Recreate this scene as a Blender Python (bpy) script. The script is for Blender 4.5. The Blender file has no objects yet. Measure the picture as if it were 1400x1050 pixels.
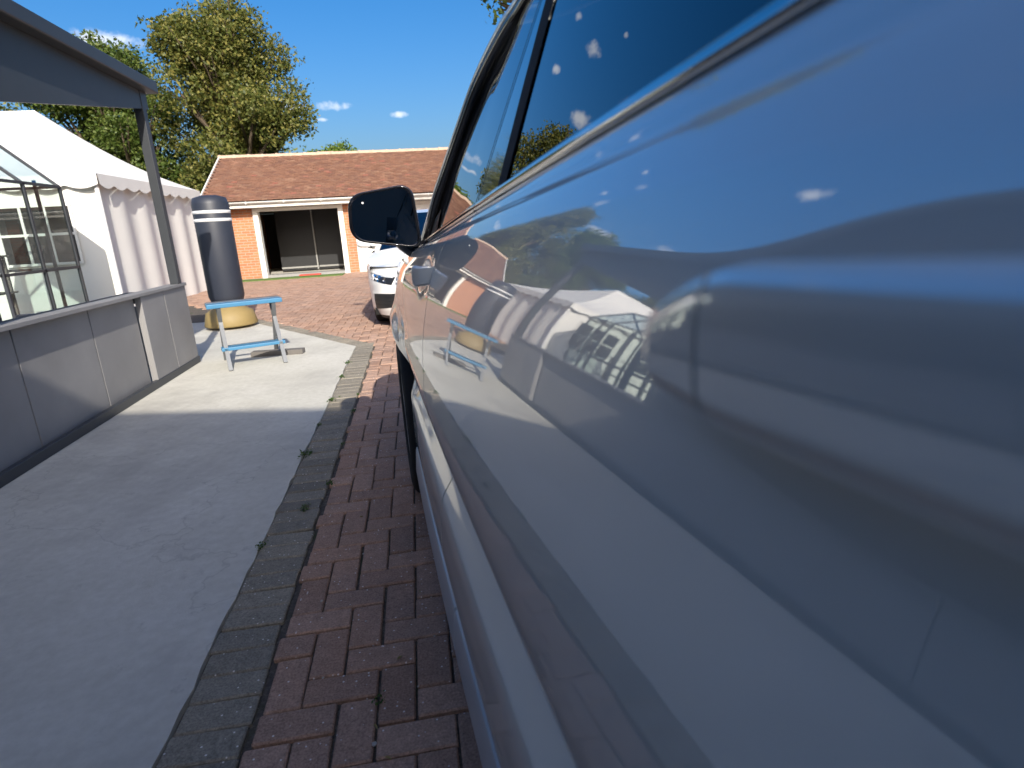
import bpy, bmesh, math, random
import numpy as np
from mathutils import Vector, Matrix
random.seed(7); rng = np.random.default_rng(7)
scn = bpy.context.scene
COL = scn.collection
R = math.radians

# ------------------------------------------------------------------ camera
F_PX, CAM_H = 800.0, 1.184
yaw, pitch, roll = 0.14913, 0.26936, -0.05617
cw = Vector((math.sin(yaw)*math.cos(pitch), math.cos(yaw)*math.cos(pitch), -math.sin(pitch)))
r0 = Vector((math.cos(yaw), -math.sin(yaw), 0)); u0 = r0.cross(cw)
cr_ = r0*math.cos(roll)+u0*math.sin(roll); cu_ = -r0*math.sin(roll)+u0*math.cos(roll)
cam = bpy.data.cameras.new('camera'); camo = bpy.data.objects.new('camera', cam); COL.objects.link(camo)
m = Matrix((cr_, cu_, -cw)).transposed().to_4x4(); m.translation = (0, 0, CAM_H)
camo.matrix_world = m
cam.sensor_fit = 'HORIZONTAL'; cam.sensor_width = 36; cam.lens = 36*F_PX/1400
cam.clip_start = 0.01; cam.clip_end = 800
cam.dof.use_dof = True; cam.dof.focus_distance = 2.6; cam.dof.aperture_fstop = 4.6
scn.camera = camo

# ------------------------------------------------------------------ light
SUN_EL = 31.0
sun_from = Vector((0.20, -0.98, 0)).normalized()          # the side the sun stands on
sd = bpy.data.lights.new('sun', 'SUN'); sd.energy = 2.45; sd.angle = R(0.55); sd.color = (1, .93, .82)
so = bpy.data.objects.new('sun', sd); COL.objects.link(so)
sv = Vector((sun_from.x*math.cos(R(SUN_EL)), sun_from.y*math.cos(R(SUN_EL)), math.sin(R(SUN_EL))))
so.rotation_euler = sv.to_track_quat('Z', 'Y').to_euler(); so.location = sv*60

w = bpy.data.worlds.new('World'); scn.world = w; w.use_nodes = True
nt = w.node_tree; nt.nodes.clear()
N = nt.nodes.new; L = nt.links.new
out = N('ShaderNodeOutputWorld'); bg = N('ShaderNodeBackground'); bg.inputs[1].default_value = 0.074
sky = N('ShaderNodeTexSky'); sky.sky_type = 'NISHITA'; sky.sun_disc = False
sky.sun_elevation = R(SUN_EL); sky.sun_rotation = math.atan2(sv.x, sv.y)
sky.air_density = 1.0; sky.dust_density = 5.2; sky.ozone_density = 3.5; sky.altitude = 100
hs = N('ShaderNodeHueSaturation'); hs.inputs['Saturation'].default_value = 1.42; hs.inputs['Hue'].default_value = .503
L(sky.outputs[0], hs.inputs['Color'])
tc = N('ShaderNodeTexCoord'); nz = N('ShaderNodeTexNoise'); nz.inputs['Scale'].default_value = 34; nz.inputs['Detail'].default_value = 6
L(tc.outputs['Generated'], nz.inputs['Vector'])
nz2 = N('ShaderNodeTexNoise'); nz2.inputs['Scale'].default_value = 90; nz2.inputs['Detail'].default_value = 4
L(tc.outputs['Generated'], nz2.inputs['Vector'])
def mth(op, a, b=None, c=None):
    n = N('ShaderNodeMath'); n.operation = op
    for i, v in enumerate((a, b, c)):
        if v is None: continue
        if isinstance(v, (int, float)): n.inputs[i].default_value = v
        else: L(v, n.inputs[i])
    return n.outputs[0]
# small fair-weather clouds scattered over the sky: direction, half width, half height
clouds = [((-.100, .978, .181), .034, .0085), ((-.118, .981, .163), .016, .004), ((-.001, .986, .168), .017, .0060), ((-.151, .973, .178), .030, .010),
          ((-.173, .896, .409), .017, .015), ((-.140, .923, .357), .010, .010), ((-.232, .916, .331), .030, .016), ((-.198, .872, .448), .006, .006),
          ((-.118, .898, .423), .009, .009), ((-.36, .90, .25), .05, .014), ((-.47, .84, .28), .04, .016), ((.45, .86, .22), .06, .016),
          ((.7, .6, .35), .07, .02), ((-.8, .4, .4), .06, .02), ((-.6, -.6, .5), .07, .03), ((.1, -.8, .6), .08, .04), ((-.55, .7, .45), .04, .02), ((.2, .5, .85), .06, .05)]
tot = None
for c, hw, hh in clouds:
    cv = Vector(c).normalized(); rt = cv.cross(Vector((0, 0, 1))).normalized(); up = rt.cross(cv)
    def dotn(v, s):
        n = N('ShaderNodeVectorMath'); n.operation = 'DOT_PRODUCT'; L(tc.outputs['Generated'], n.inputs[0]); n.inputs[1].default_value = v/s; return n.outputs['Value']
    a = dotn(rt, hw*.8); b = dotn(up, hh*.8); f = dotn(cv, 1.0)
    d2 = mth('ADD', mth('MULTIPLY', a, a), mth('MULTIPLY', b, b))
    g = mth('SUBTRACT', mth('MULTIPLY', mth('SUBTRACT', 5.0, mth('MINIMUM', d2, 5.0)), mth('GREATER_THAN', f, 0.5)), 4.0)
    tot = g if tot is None else mth('MAXIMUM', tot, g)
ns = mth('ADD', mth('MULTIPLY', mth('SUBTRACT', nz.outputs[0], .5), 3.2), mth('MULTIPLY', mth('SUBTRACT', nz2.outputs[0], .5), 2.0))
msk = N('ShaderNodeMapRange'); msk.interpolation_type = 'SMOOTHSTEP'
L(mth('ADD', tot, ns), msk.inputs[0]); msk.inputs[1].default_value = -.25; msk.inputs[2].default_value = 1.7
msk.inputs[4].default_value = .88
far = mth('MULTIPLY', msk.outputs[0], mth('GREATER_THAN', tot, -.95))
mx = N('ShaderNodeMixRGB'); L(far, mx.inputs[0]); L(hs.outputs[0], mx.inputs[1]); mx.inputs[2].default_value = (6.2, 6.4, 6.8, 1)
L(mx.outputs[0], bg.inputs[0]); L(bg.outputs[0], out.inputs[0])
scn.view_settings.view_transform = 'Standard'; scn.view_settings.look = 'None'
scn.view_settings.exposure = 1.42; scn.view_settings.gamma = 1.0
scn.render.engine = 'CYCLES'; scn.render.resolution_x = 1024; scn.render.resolution_y = 768
scn.cycles.max_bounces = 8; scn.cycles.transparent_max_bounces = 16; scn.cycles.glossy_bounces = 6

# ------------------------------------------------------------------ materials
def new_mat(name):
    mt = bpy.data.materials.new(name); mt.use_nodes = True
    return mt, mt.node_tree, mt.node_tree.nodes['Principled BSDF']
def ramp(t, fac, stops):
    r_ = t.nodes.new('ShaderNodeValToRGB'); e = r_.color_ramp.elements
    while len(e) < len(stops): e.new(.5)
    for k, (p, c) in enumerate(stops): e[k].position = p; e[k].color = (*c, 1)
    t.links.new(fac, r_.inputs[0]); return r_.outputs[0]
def mixc(t, fac, a, b, mode='MIX'):
    n = t.nodes.new('ShaderNodeMixRGB'); n.blend_type = mode
    for i, v in enumerate((fac, a, b)):
        if isinstance(v, (int, float)): n.inputs[i].default_value = v
        elif isinstance(v, tuple): n.inputs[i].default_value = (*v, 1)
        else: t.links.new(v, n.inputs[i])
    return n.outputs[0]
def noise(t, scale, detail=4, rough=.55, coord='Object', vec=None):
    n = t.nodes.new('ShaderNodeTexNoise'); n.inputs['Scale'].default_value = scale; n.inputs['Detail'].default_value = detail; n.inputs['Roughness'].default_value = rough
    if vec is None:
        c = t.nodes.new('ShaderNodeTexCoord'); vec = c.outputs[coord]
    t.links.new(vec, n.inputs['Vector']); return n.outputs[0]
def geopos(t):
    return t.nodes.new('ShaderNodeNewGeometry').outputs['Position']
def bump(t, p, h, strength=.3, dist=.01):
    b = t.nodes.new('ShaderNodeBump'); b.inputs['Strength'].default_value = strength; b.inputs['Distance'].default_value = dist
    t.links.new(h, b.inputs['Height']); t.links.new(b.outputs[0], p.inputs['Normal'])
def simple(name, col, rough=.5, metal=0, var=.12, scale=8, spec=.5, coat=0, bmp=0):
    mt, t, p = new_mat(name)
    n = noise(t, scale, 5)
    c = mixc(t, n, tuple(v*(1-var) for v in col), tuple(min(1, v*(1+var)) for v in col))
    t.links.new(c, p.inputs['Base Color']); p.inputs['Roughness'].default_value = rough; p.inputs['Metallic'].default_value = metal
    p.inputs['Specular IOR Level'].default_value = spec; p.inputs['Coat Weight'].default_value = coat; p.inputs['Coat Roughness'].default_value = .03
    if bmp: bump(t, p, n, bmp, .01)
    return mt
M = {}
def brick_mat(name, base, alt, grime, dark):
    mt, t, p = new_mat(name)
    oi = t.nodes.new('ShaderNodeObjectInfo'); ge = t.nodes.new('ShaderNodeNewGeometry')
    ad = t.nodes.new('ShaderNodeMath'); ad.operation = 'ADD'; t.links.new(oi.outputs['Random'], ad.inputs[0]); t.links.new(ge.outputs['Random Per Island'], ad.inputs[1])
    fr = t.nodes.new('ShaderNodeMath'); fr.operation = 'FRACT'; t.links.new(ad.outputs[0], fr.inputs[0])
    c = ramp(t, fr.outputs[0], [(0, tuple(v*.92 for v in base)), (.4, alt), (.75, tuple(v*.74 for v in base)), (1, tuple(min(1, v*1.12) for v in alt))])
    big = noise(t, 2.2, 4, .6, vec=ge.outputs['Position'])
    c = mixc(t, ramp(t, big, [(.35, (0, 0, 0)), (.7, (1, 1, 1))]), c, mixc(t, .55, c, grime))
    fine = noise(t, 160, 5, .7, vec=ge.outputs['Position'])
    c = mixc(t, .75, c, ramp(t, fine, [(.35, (.36, .36, .36)), (.65, (1, 1, 1))]), 'MULTIPLY')
    c = mixc(t, .6, c, ramp(t, noise(t, 28, 5, .7, vec=ge.outputs['Position']), [(.3, (.55, .55, .55)), (.65, (1, 1, 1))]), 'MULTIPLY')
    vo = t.nodes.new('ShaderNodeTexVoronoi'); vo.inputs['Scale'].default_value = 60; t.links.new(ge.outputs['Position'], vo.inputs['Vector'])
    sp = ramp(t, vo.outputs['Distance'], [(.10, (1, 1, 1)), (.20, (0, 0, 0))])
    gt = t.nodes.new('ShaderNodeMath'); gt.operation = 'GREATER_THAN'; gt.inputs[1].default_value = .70
    sx = t.nodes.new('ShaderNodeSeparateColor'); t.links.new(vo.outputs['Color'], sx.inputs[0]); t.links.new(sx.outputs[0], gt.inputs[0])
    ml = t.nodes.new('ShaderNodeMath'); ml.operation = 'MULTIPLY'; t.links.new(sp, ml.inputs[0]); t.links.new(gt.outputs[0], ml.inputs[1])
    c = mixc(t, ml.outputs[0], c, (.78, .74, .70))
    t.links.new(c, p.inputs['Base Color']); p.inputs['Roughness'].default_value = .85; p.inputs['Specular IOR Level'].default_value = .3
    bump(t, p, fine, .35, .004)
    return mt
M['brick'] = brick_mat('red_paver', (.61, .365, .25), (.67, .425, .305), (.44, .33, .275), .1)
M['greybrick'] = brick_mat('grey_paver', (.37, .33, .26), (.43, .38, .295), (.31, .29, .25), .1)
def joint_mat():
    mt, t, p = new_mat('joint_sand'); g = geopos(t)
    c = ramp(t, noise(t, 60, 6, .7, vec=g), [(.3, (.045, .038, .032)), (.55, (.10, .085, .07)), (.75, (.22, .20, .17))])
    c = mixc(t, ramp(t, noise(t, 5, 4, .6, vec=g), [(.58, (0, 0, 0)), (.72, (1, 1, 1))]), c, (.045, .06, .02))
    t.links.new(c, p.inputs['Base Color']); p.inputs['Roughness'].default_value = .95; bump(t, p, noise(t, 220, 3, .7, vec=g), .8, .006); return mt
M['joint'] = joint_mat()
def concrete_mat():
    mt, t, p = new_mat('concrete'); g = geopos(t)
    c = ramp(t, noise(t, 1.4, 6, .6, vec=g), [(.25, (.50, .485, .43)), (.5, (.58, .565, .505)), (.75, (.64, .625, .57))])
    c = mixc(t, .5, c, ramp(t, noise(t, 26, 6, .65, vec=g), [(.3, (.72, .71, .68)), (.7, (1, 1, 1))]), 'MULTIPLY')
    c = mixc(t, ramp(t, noise(t, .8, 5, .7, vec=g), [(.50, (0, 0, 0)), (.72, (.75, .75, .75))]), c, (.33, .315, .285))
    vo = t.nodes.new('ShaderNodeTexVoronoi'); vo.feature = 'DISTANCE_TO_EDGE'; vo.inputs['Scale'].default_value = .42; vm = t.nodes.new('ShaderNodeVectorMath'); vm.operation = 'ADD'; t.links.new(g, vm.inputs[0])
    nn = t.nodes.new('ShaderNodeTexNoise'); nn.inputs['Scale'].default_value = 2.5; nn.inputs['Detail'].default_value = 5; t.links.new(g, nn.inputs['Vector']); t.links.new(nn.outputs['Color'], vm.inputs[1]); t.links.new(vm.outputs[0], vo.inputs['Vector'])
    c = mixc(t, ramp(t, vo.outputs['Distance'], [(.0, (.22, .22, .22)), (.004, (0, 0, 0))]), c, (.12, .11, .10))
    c = mixc(t, ramp(t, noise(t, 7, 8, .75, vec=g), [(.60, (0, 0, 0)), (.70, (.45, .45, .45))]), c, (.24, .23, .21))
    t.links.new(c, p.inputs['Base Color']); p.inputs['Roughness'].default_value = .88; p.inputs['Specular IOR Level'].default_value = .3
    bump(t, p, noise(t, 120, 6, .7, vec=g), .3, .006); return mt
M['concrete'] = concrete_mat()
def paint_mat():
    mt, t, p = new_mat('pearl_paint')
    p.inputs['Base Color'].default_value = (.72, .72, .675, 1); p.inputs['Metallic'].default_value = .2; p.inputs['Roughness'].default_value = .4
    p.inputs['Coat Weight'].default_value = 1; p.inputs['Coat Roughness'].default_value = .012; p.inputs['Coat IOR'].default_value = 3.4
    n = noise(t, 3.0, 6, .65); r_ = ramp(t, n, [(.35, (.010,)*3), (.7, (.035,)*3)])
    t.links.new(r_, p.inputs['Coat Roughness'])
    return mt
M['paint'] = paint_mat()
M['white_paint'] = simple('white_car_paint', (.78, .78, .77), .3, 0, .02, 2, .5, 1)
M['black_trim'] = simple('black_plastic_trim', (.018, .018, .02), .45)
M['gloss_black'] = simple('gloss_black_trim', (.008, .008, .010), .08, 0, .1, 5, .5, .6)
M['inner'] = simple('dark_cavity', (.008, .008, .008), .9)
M['rubber'] = simple('tyre_rubber', (.018, .018, .018), .8, 0, .3, 30, .3, 0, .3)
M['chrome'] = simple('brushed_chrome', (.62, .62, .61), .10, 1, .08, 30)
M['satin'] = simple('satin_silver', (.52, .54, .56), .38, .35, .06, 20, .5, .4)
M['alloy'] = simple('alloy_wheel', (.42, .43, .45), .3, .9)
M['mirror'] = simple('mirror_glass', (.10, .11, .125), .01, 1, .02, 2)
M['cloth'] = simple('seat_leather', (.03, .03, .032), .6)
def glass_mat(name, tint, ior):
    mt, t, p = new_mat(name); t.nodes.remove(p); o = t.nodes['Material Output']
    fr = t.nodes.new('ShaderNodeFresnel'); fr.inputs[0].default_value = ior
    tr = t.nodes.new('ShaderNodeBsdfTransparent'); tr.inputs[0].default_value = (*tint, 1)
    gl = t.nodes.new('ShaderNodeBsdfGlossy'); gl.inputs['Roughness'].default_value = .003; gl.inputs['Color'].default_value = (.97, .98, 1, 1)
    mxs = t.nodes.new('ShaderNodeMixShader'); t.links.new(fr.outputs[0], mxs.inputs[0]); t.links.new(tr.outputs[0], mxs.inputs[1]); t.links.new(gl.outputs[0], mxs.inputs[2])
    t.links.new(mxs.outputs[0], o.inputs[0]); return mt
M['glass_front'] = glass_mat('window_glass', (.16, .18, .17), 2.3)
M['glass_rear'] = glass_mat('privacy_glass', (.03, .03, .035), 2.1)
M['pane'] = glass_mat('clear_pane', (.80, .86, .84), 1.5)
M['lens'] = glass_mat('lamp_lens', (.85, .88, .9), 1.22)
def wallbrick(name, c1, c2, mort):
    mt, t, p = new_mat(name); tcn = t.nodes.new('ShaderNodeTexCoord'); mp = t.nodes.new('ShaderNodeMapping')
    ge = t.nodes.new('ShaderNodeNewGeometry'); sx = t.nodes.new('ShaderNodeSeparateXYZ'); t.links.new(ge.outputs['Position'], sx.inputs[0])
    ad = t.nodes.new('ShaderNodeMath'); ad.operation = 'ADD'; t.links.new(sx.outputs[0], ad.inputs[0]); t.links.new(sx.outputs[1], ad.inputs[1])
    cb = t.nodes.new('ShaderNodeCombineXYZ'); t.links.new(ad.outputs[0], cb.inputs[0]); t.links.new(sx.outputs[2], cb.inputs[1])
    b = t.nodes.new('ShaderNodeTexBrick'); b.inputs['Scale'].default_value = 1; b.inputs['Brick Width'].default_value = .225; b.inputs['Row Height'].default_value = .075
    b.inputs['Mortar Size'].default_value = .008; b.inputs['Color1'].default_value = (*c1, 1); b.inputs['Color2'].default_value = (*c2, 1); b.inputs['Mortar'].default_value = (*mort, 1)
    t.links.new(cb.outputs[0], b.inputs['Vector'])
    c = mixc(t, .5, b.outputs[0], ramp(t, noise(t, 18, 5, .7, vec=ge.outputs['Position']), [(.3, (.6, .6, .6)), (.7, (1, 1, 1))]), 'MULTIPLY')
    t.links.new(c, p.inputs['Base Color']); p.inputs['Roughness'].default_value = .9; bump(t, p, b.outputs['Fac'], -.5, .008); return mt
M['orange_brick'] = wallbrick('orange_wall_brick', (.55, .22, .10), (.46, .17, .08), (.42, .34, .27))
M['house_brick'] = simple('cream_render', (.62, .59, .53), .9, 0, .08, 3, .3, 0, .1)  # pale tone chosen so the unseen house wall bounces light into the shade
wallbrick('house_brick', (.30, .17, .12), (.27, .15, .105), (.30, .24, .2))
def tile_mat():
    mt, t, p = new_mat('roof_tile'); ge = t.nodes.new('ShaderNodeNewGeometry')
    c = ramp(t, ge.outputs['Random Per Island'], [(0, (.215, .105, .066)), (.4, (.265, .135, .085)), (.75, (.19, .095, .066)), (.96, (.30, .17, .11)), (1, (.33, .12, .085))])
    c = mixc(t, .55, c, ramp(t, noise(t, 9, 5, .7, vec=ge.outputs['Position']), [(.3, (.5, .48, .46)), (.7, (1, 1, 1))]), 'MULTIPLY')
    c = mixc(t, ramp(t, noise(t, 45, 3, .6, vec=ge.outputs['Position']), [(.66, (0, 0, 0)), (.74, (.6, .6, .6))]), c, (.42, .38, .28))
    t.links.new(c, p.inputs['Base Color']); p.inputs['Roughness'].default_value = .9; return mt
M['tile'] = tile_mat()
M['ridge'] = simple('ridge_mortar_tile', (.46, .34, .25), .9, 0, .35, 9)
M['white_wood'] = simple('white_painted_timber', (.78, .77, .73), .5, 0, .06, 4)
M['door_white'] = simple('white_garage_door', (.80, .80, .77), .4, 0, .04, 2)
M['dark_panel'] = simple('charcoal_panel', (.013, .014, .016), .5, 0, .2, 4)
M['dark_wall'] = simple('garage_interior', (.05, .045, .04), .9)
M['trim_grey'] = simple('grey_trim', (.28, .28, .27), .5)
M['red_mat'] = simple('red_mat', (.5, .06, .05), .9)
M['turf'] = simple('turf', (.10, .16, .045), .95, 0, .4, 30, .2, 0, .6)
def lawn_mat():
    mt, t, p = new_mat('lawn'); g = geopos(t)
    c = ramp(t, noise(t, 3, 8, .7, vec=g), [(.3, (.05, .085, .022)), (.55, (.085, .13, .035)), (.75, (.14, .15, .06))])
    t.links.new(c, p.inputs['Base Color']); p.inputs['Roughness'].default_value = .95; bump(t, p, noise(t, 60, 4, .7, vec=g), .8, .03); return mt
M['lawn'] = lawn_mat()
def leaf_mat(name, dark, mid, light):
    mt, t, p = new_mat(name); ge = t.nodes.new('ShaderNodeNewGeometry'); o = t.nodes['Material Output']
    c = ramp(t, ge.outputs['Random Per Island'], [(0, dark), (.55, mid), (1, light)])
    t.links.new(c, p.inputs['Base Color']); p.inputs['Roughness'].default_value = .5; p.inputs['Specular IOR Level'].default_value = .3
    tl = t.nodes.new('ShaderNodeBsdfTranslucent'); t.links.new(mixc(t, .5, c, (.16, .2, .03)), tl.inputs[0])
    ms = t.nodes.new('ShaderNodeMixShader'); ms.inputs[0].default_value = .32; t.links.new(p.outputs[0], ms.inputs[1]); t.links.new(tl.outputs[0], ms.inputs[2]); t.links.new(ms.outputs[0], o.inputs[0]); return mt
M['leaf_olive'] = leaf_mat('olive_leaves', (.055, .075, .018), (.13, .145, .035), (.25, .22, .06))
M['leaf_green'] = leaf_mat('green_leaves', (.04, .072, .014), (.085, .13, .026), (.15, .18, .045))
M['leaf_lime'] = leaf_mat('lime_leaves', (.07, .12, .015), (.13, .20, .025), (.2, .25, .05))
M['bark'] = simple('bark', (.09, .07, .05), .95, 0, .4, 12, .2, 0, .8)
M['canvas'] = simple('white_canvas', (.74, .73, .70), .7, 0, .05, 2)
M['slate_panel'] = simple('grey_panel', (.24, .235, .235), .6, 0, .28, 2.2, .4, 0, .05)
M['anthracite'] = simple('anthracite_metal', (.045, .05, .058), .45, .2)
M['blue'] = simple('blue_board', (.05, .19, .34), .45)
M['grey_steel'] = simple('grey_steel', (.20, .21, .22), .45, .5)
M['navy_vinyl'] = simple('navy_vinyl', (.025, .03, .045), .5)
M['band_white'] = simple('white_band', (.7, .7, .7), .5)
M['yellow'] = simple('ochre_base', (.26, .19, .075), .6)
M['fence'] = simple('fence_timber', (.16, .11, .07), .9, 0, .3, 14)
M['slab_wood'] = simple('grey_offcut', (.14, .13, .12), .8)
M['pebble'] = simple('pebble', (.42, .40, .37), .9, 0, .3, 40)
M['dryleaf'] = simple('dry_leaf', (.30, .24, .10), .8, 0, .3, 60)
M['weed'] = leaf_mat('weed_leaves', (.03, .07, .012), (.05, .11, .02), (.09, .14, .03))
M['grille'] = simple('grille_black', (.02, .02, .022), .35)
M['reflector'] = simple('lamp_reflector', (.5, .52, .55), .15, 1)
M['red_lens'] = simple('red_lens', (.35, .02, .02), .15)

# ------------------------------------------------------------------ helpers
def tag(o, label=None, cat=None, group=None, kind=None):
    for k, v in (('label', label), ('category', cat), ('group', group), ('kind', kind)):
        if v: o[k] = v
    return o
def empty(name, loc=(0, 0, 0), rz=0):
    o = bpy.data.objects.new(name, None); COL.objects.link(o); o.location = loc; o.rotation_euler = (0, 0, rz); o.empty_display_size = .2; return o
def mesh(name, V, Fc, mat, parent=None, smooth=False):
    me = bpy.data.meshes.new(name); me.from_pydata([tuple(map(float, v)) for v in V], [], [tuple(map(int, f)) for f in Fc]); me.update()
    if smooth: me.polygons.foreach_set('use_smooth', [True]*len(me.polygons))
    mats = mat if isinstance(mat, (list, tuple)) else [mat]
    for k in mats: me.materials.append(M[k])
    o = bpy.data.objects.new(name, me); COL.objects.link(o)
    if parent: o.parent = parent
    return o
class MB:
    def __init__(s): s.V = []; s.F = []
    def add(s, V, Fc):
        n = len(s.V); s.V += [tuple(v) for v in V]; s.F += [tuple(i+n for i in f) for f in Fc]; return s
    def box(s, a, b):
        x0, y0, z0 = a; x1, y1, z1 = b
        return s.add([(x0, y0, z0), (x1, y0, z0), (x1, y1, z0), (x0, y1, z0), (x0, y0, z1), (x1, y0, z1), (x1, y1, z1), (x0, y1, z1)],
                     [(3, 2, 1, 0), (4, 5, 6, 7), (0, 1, 5, 4), (1, 2, 6, 5), (2, 3, 7, 6), (3, 0, 4, 7)])
    def bar(s, p, q, wd, ht, up=(0, 0, 1)):
        p, q = Vector(p), Vector(q); d = (q-p).normalized(); up = Vector(up)
        if abs(d.dot(up)) > .95: up = Vector((1, 0, 0))
        a = d.cross(up).normalized()*wd/2; b = a.cross(d).normalized()*ht/2
        V = [c+i*a+j*b for c in (p, q) for i, j in ((-1, -1), (1, -1), (1, 1), (-1, 1))]
        return s.add(V, [(3, 2, 1, 0), (4, 5, 6, 7), (0, 1, 5, 4), (1, 2, 6, 5), (2, 3, 7, 6), (3, 0, 4, 7)])
    def tube(s, pts, rad, n=10, sx=1, cap=True):
        pts = [Vector(p) for p in pts]; rings = []
        rad = rad if isinstance(rad, (list, tuple)) else [rad]*len(pts)
        for i, p in enumerate(pts):
            d = (pts[min(i+1, len(pts)-1)]-pts[max(i-1, 0)]).normalized()
            ref = Vector((0, 0, 1)) if abs(d.z) < .9 else Vector((1, 0, 0))
            a = d.cross(ref).normalized(); b = a.cross(d).normalized()
            rings.append([p+(a*math.cos(k/n*2*math.pi)*sx+b*math.sin(k/n*2*math.pi))*rad[i] for k in range(n)])
        V = [v for r_ in rings for v in r_]; Fc = []
        for i in range(len(pts)-1):
            for k in range(n): Fc.append((i*n+k, i*n+(k+1) % n, (i+1)*n+(k+1) % n, (i+1)*n+k))
        if cap: Fc.append(tuple(range(n))[::-1]); Fc.append(tuple((len(pts)-1)*n+k for k in range(n)))
        return s.add(V, Fc)
    def build(s, name, mat, parent=None, smooth=False, bevel=0):
        o = mesh(name, s.V, s.F, mat, parent, smooth)
        if bevel:
            b = o.modifiers.new('bevel', 'BEVEL'); b.width = bevel; b.segments = 2; b.limit_method = 'ANGLE'
        return o
def lathe(name, prof, mat, parent, axis='z', n=40, smooth=True, loc=(0, 0, 0)):
    V = []; Fc = []
    for r_, h in prof:
        for k in range(n):
            a = k/n*2*math.pi; c, s_ = r_*math.cos(a), r_*math.sin(a)
            V.append((h+loc[0], c+loc[1], s_+loc[2]) if axis == 'x' else (c+loc[0], s_+loc[1], h+loc[2]))
    for i in range(len(prof)-1):
        for k in range(n): Fc.append((i*n+k, i*n+(k+1) % n, (i+1)*n+(k+1) % n, (i+1)*n+k))
    return mesh(name, V, Fc, mat, parent, smooth)
def grid(fn, S, T):
    V = [fn(s, t) for s in S for t in T]; nt_ = len(T); Fc = []
    for i in range(len(S)-1):
        for j in range(nt_-1): Fc.append((i*nt_+j, (i+1)*nt_+j, (i+1)*nt_+j+1, i*nt_+j+1))
    return V, Fc

# ------------------------------------------------------------------ ground
g_ = mesh('ground', [(-300, -120, -.06), (300, -120, -.06), (300, 400, -.06), (-300, 400, -.06)], [(0, 1, 2, 3)], 'lawn'); tag(g_, kind='structure')
XE0, XE1 = -.712, -.520            # grey edging course between concrete and red strip
CORN = (-.712, 6.30); DIAG = Vector((-.84, 1.27)).normalized()
Z0 = -.004
drive = mesh('driveway', [(XE0-.5, -5.0, -.014), (9, -5.0, -.014), (9, 18.6, -.014), (-9, 18.6, -.014), (-9, 9.0, -.014), (-2.4, 9.0, -.014), (XE0-.5, 6.4, -.014)], [tuple(range(7))], 'joint'); tag(drive, kind='structure')
# concrete slab with ragged edge
def ragged(a, b, n, j):
    a, b = Vector(a), Vector(b); o = []
    for i in range(n):
        p = a.lerp(b, i/n); nr = Vector((-(b-a).y, (b-a).x)).normalized(); o.append(p+nr*random.uniform(-j, j))
    return o
pd = Vector(CORN)+DIAG*3.55
poly = ragged((XE0, -4.2), CORN, 130, .006)+ragged(CORN, pd, 60, .006)+[Vector((-9.5, pd.y)), Vector((-9.5, -4.2))]
n = len(poly)
V = [(p.x, p.y, .006) for p in poly]+[(p.x, p.y, -.05) for p in poly]
slab = mesh('concrete_slab', V, [tuple(range(n))[::-1]]+[(i, (i+1) % n, (i+1) % n+n, i+n) for i in range(n)], 'concrete'); tag(slab, kind='structure')
bm = bmesh.new(); bm.from_mesh(slab.data); bmesh.ops.recalc_face_normals(bm, faces=bm.faces); bm.to_mesh(slab.data); bm.free()

# pavers
def paver_geo(w_, l_, ch=.0045, dep=.03):
    a, b = w_/2, l_/2
    def rng4(x, y, z, c): return [(-x+c, -y, z), (x-c, -y, z), (x, -y+c, z), (x, y-c, z), (x-c, y, z), (-x+c, y, z), (-x, y-c, z), (-x, -y+c, z)]
    V = rng4(a-ch, b-ch, 0, .003)+rng4(a, b, -ch, .004)+rng4(a, b, -dep, .004)
    Fc = [tuple(range(8))]
    for k in range(2):
        for i in range(8): Fc.append((k*8+(i+1) % 8, k*8+i, (k+1)*8+i, (k+1)*8+(i+1) % 8))
    return V, Fc
J = .0065
cache = {}
def paver_mesh(name, w_, l_, mat):
    key = (name, round(w_, 3), round(l_, 3))
    if key not in cache:
        V, Fc = paver_geo(w_, l_); me = bpy.data.meshes.new(name); me.from_pydata(V, [], Fc); me.materials.append(M[mat]); cache[key] = me
    return cache[key]
UX, UY = -.3051, 1.4245
red = []
def in_red(x, y):
    if y < 6.30: return x > XE1
    d = (Vector((x, y))-Vector(CORN)); nrm = Vector((DIAG.y, -DIAG.x))
    return d.dot(nrm) > .17 and y < 18.15
for iu in range(-90, 95):
    for iv in range(-62, 170):
        k = (iu-iv) % 4
        if k == 0: x0, y0, x1, y1 = iu, iv, iu+2, iv+1
        elif k == 3: x0, y0, x1, y1 = iu, iv, iu+1, iv+2
        else: continue
        X0, X1 = UX+x0*.1, UX+x1*.1; Y0, Y1 = UY+y0*.1, UY+y1*.1
        if Y1 < -4.6: continue
        if Y1 < 6.35 and X0 < XE1:
            X0 = XE1
            if X1-X0 < .03: continue
        if in_red((X0+X1)/2, (Y0+Y1)/2): red.append((X0, X1, Y0, Y1))
def vis(b):
    x, y = (b[0]+b[1])/2, (b[2]+b[3])/2
    if not (-.56 < x < .40 and .5 < y < 9): return 1e9
    return y
order = sorted(range(len(red)), key=lambda i: vis(red[i]))
nearset = set(i for i in order[:298] if vis(red[i]) < 1e8)
FV, FF = [], []
def jit(): return random.gauss(0, .0012), random.gauss(0, .0012), random.gauss(0, .0013)
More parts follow.
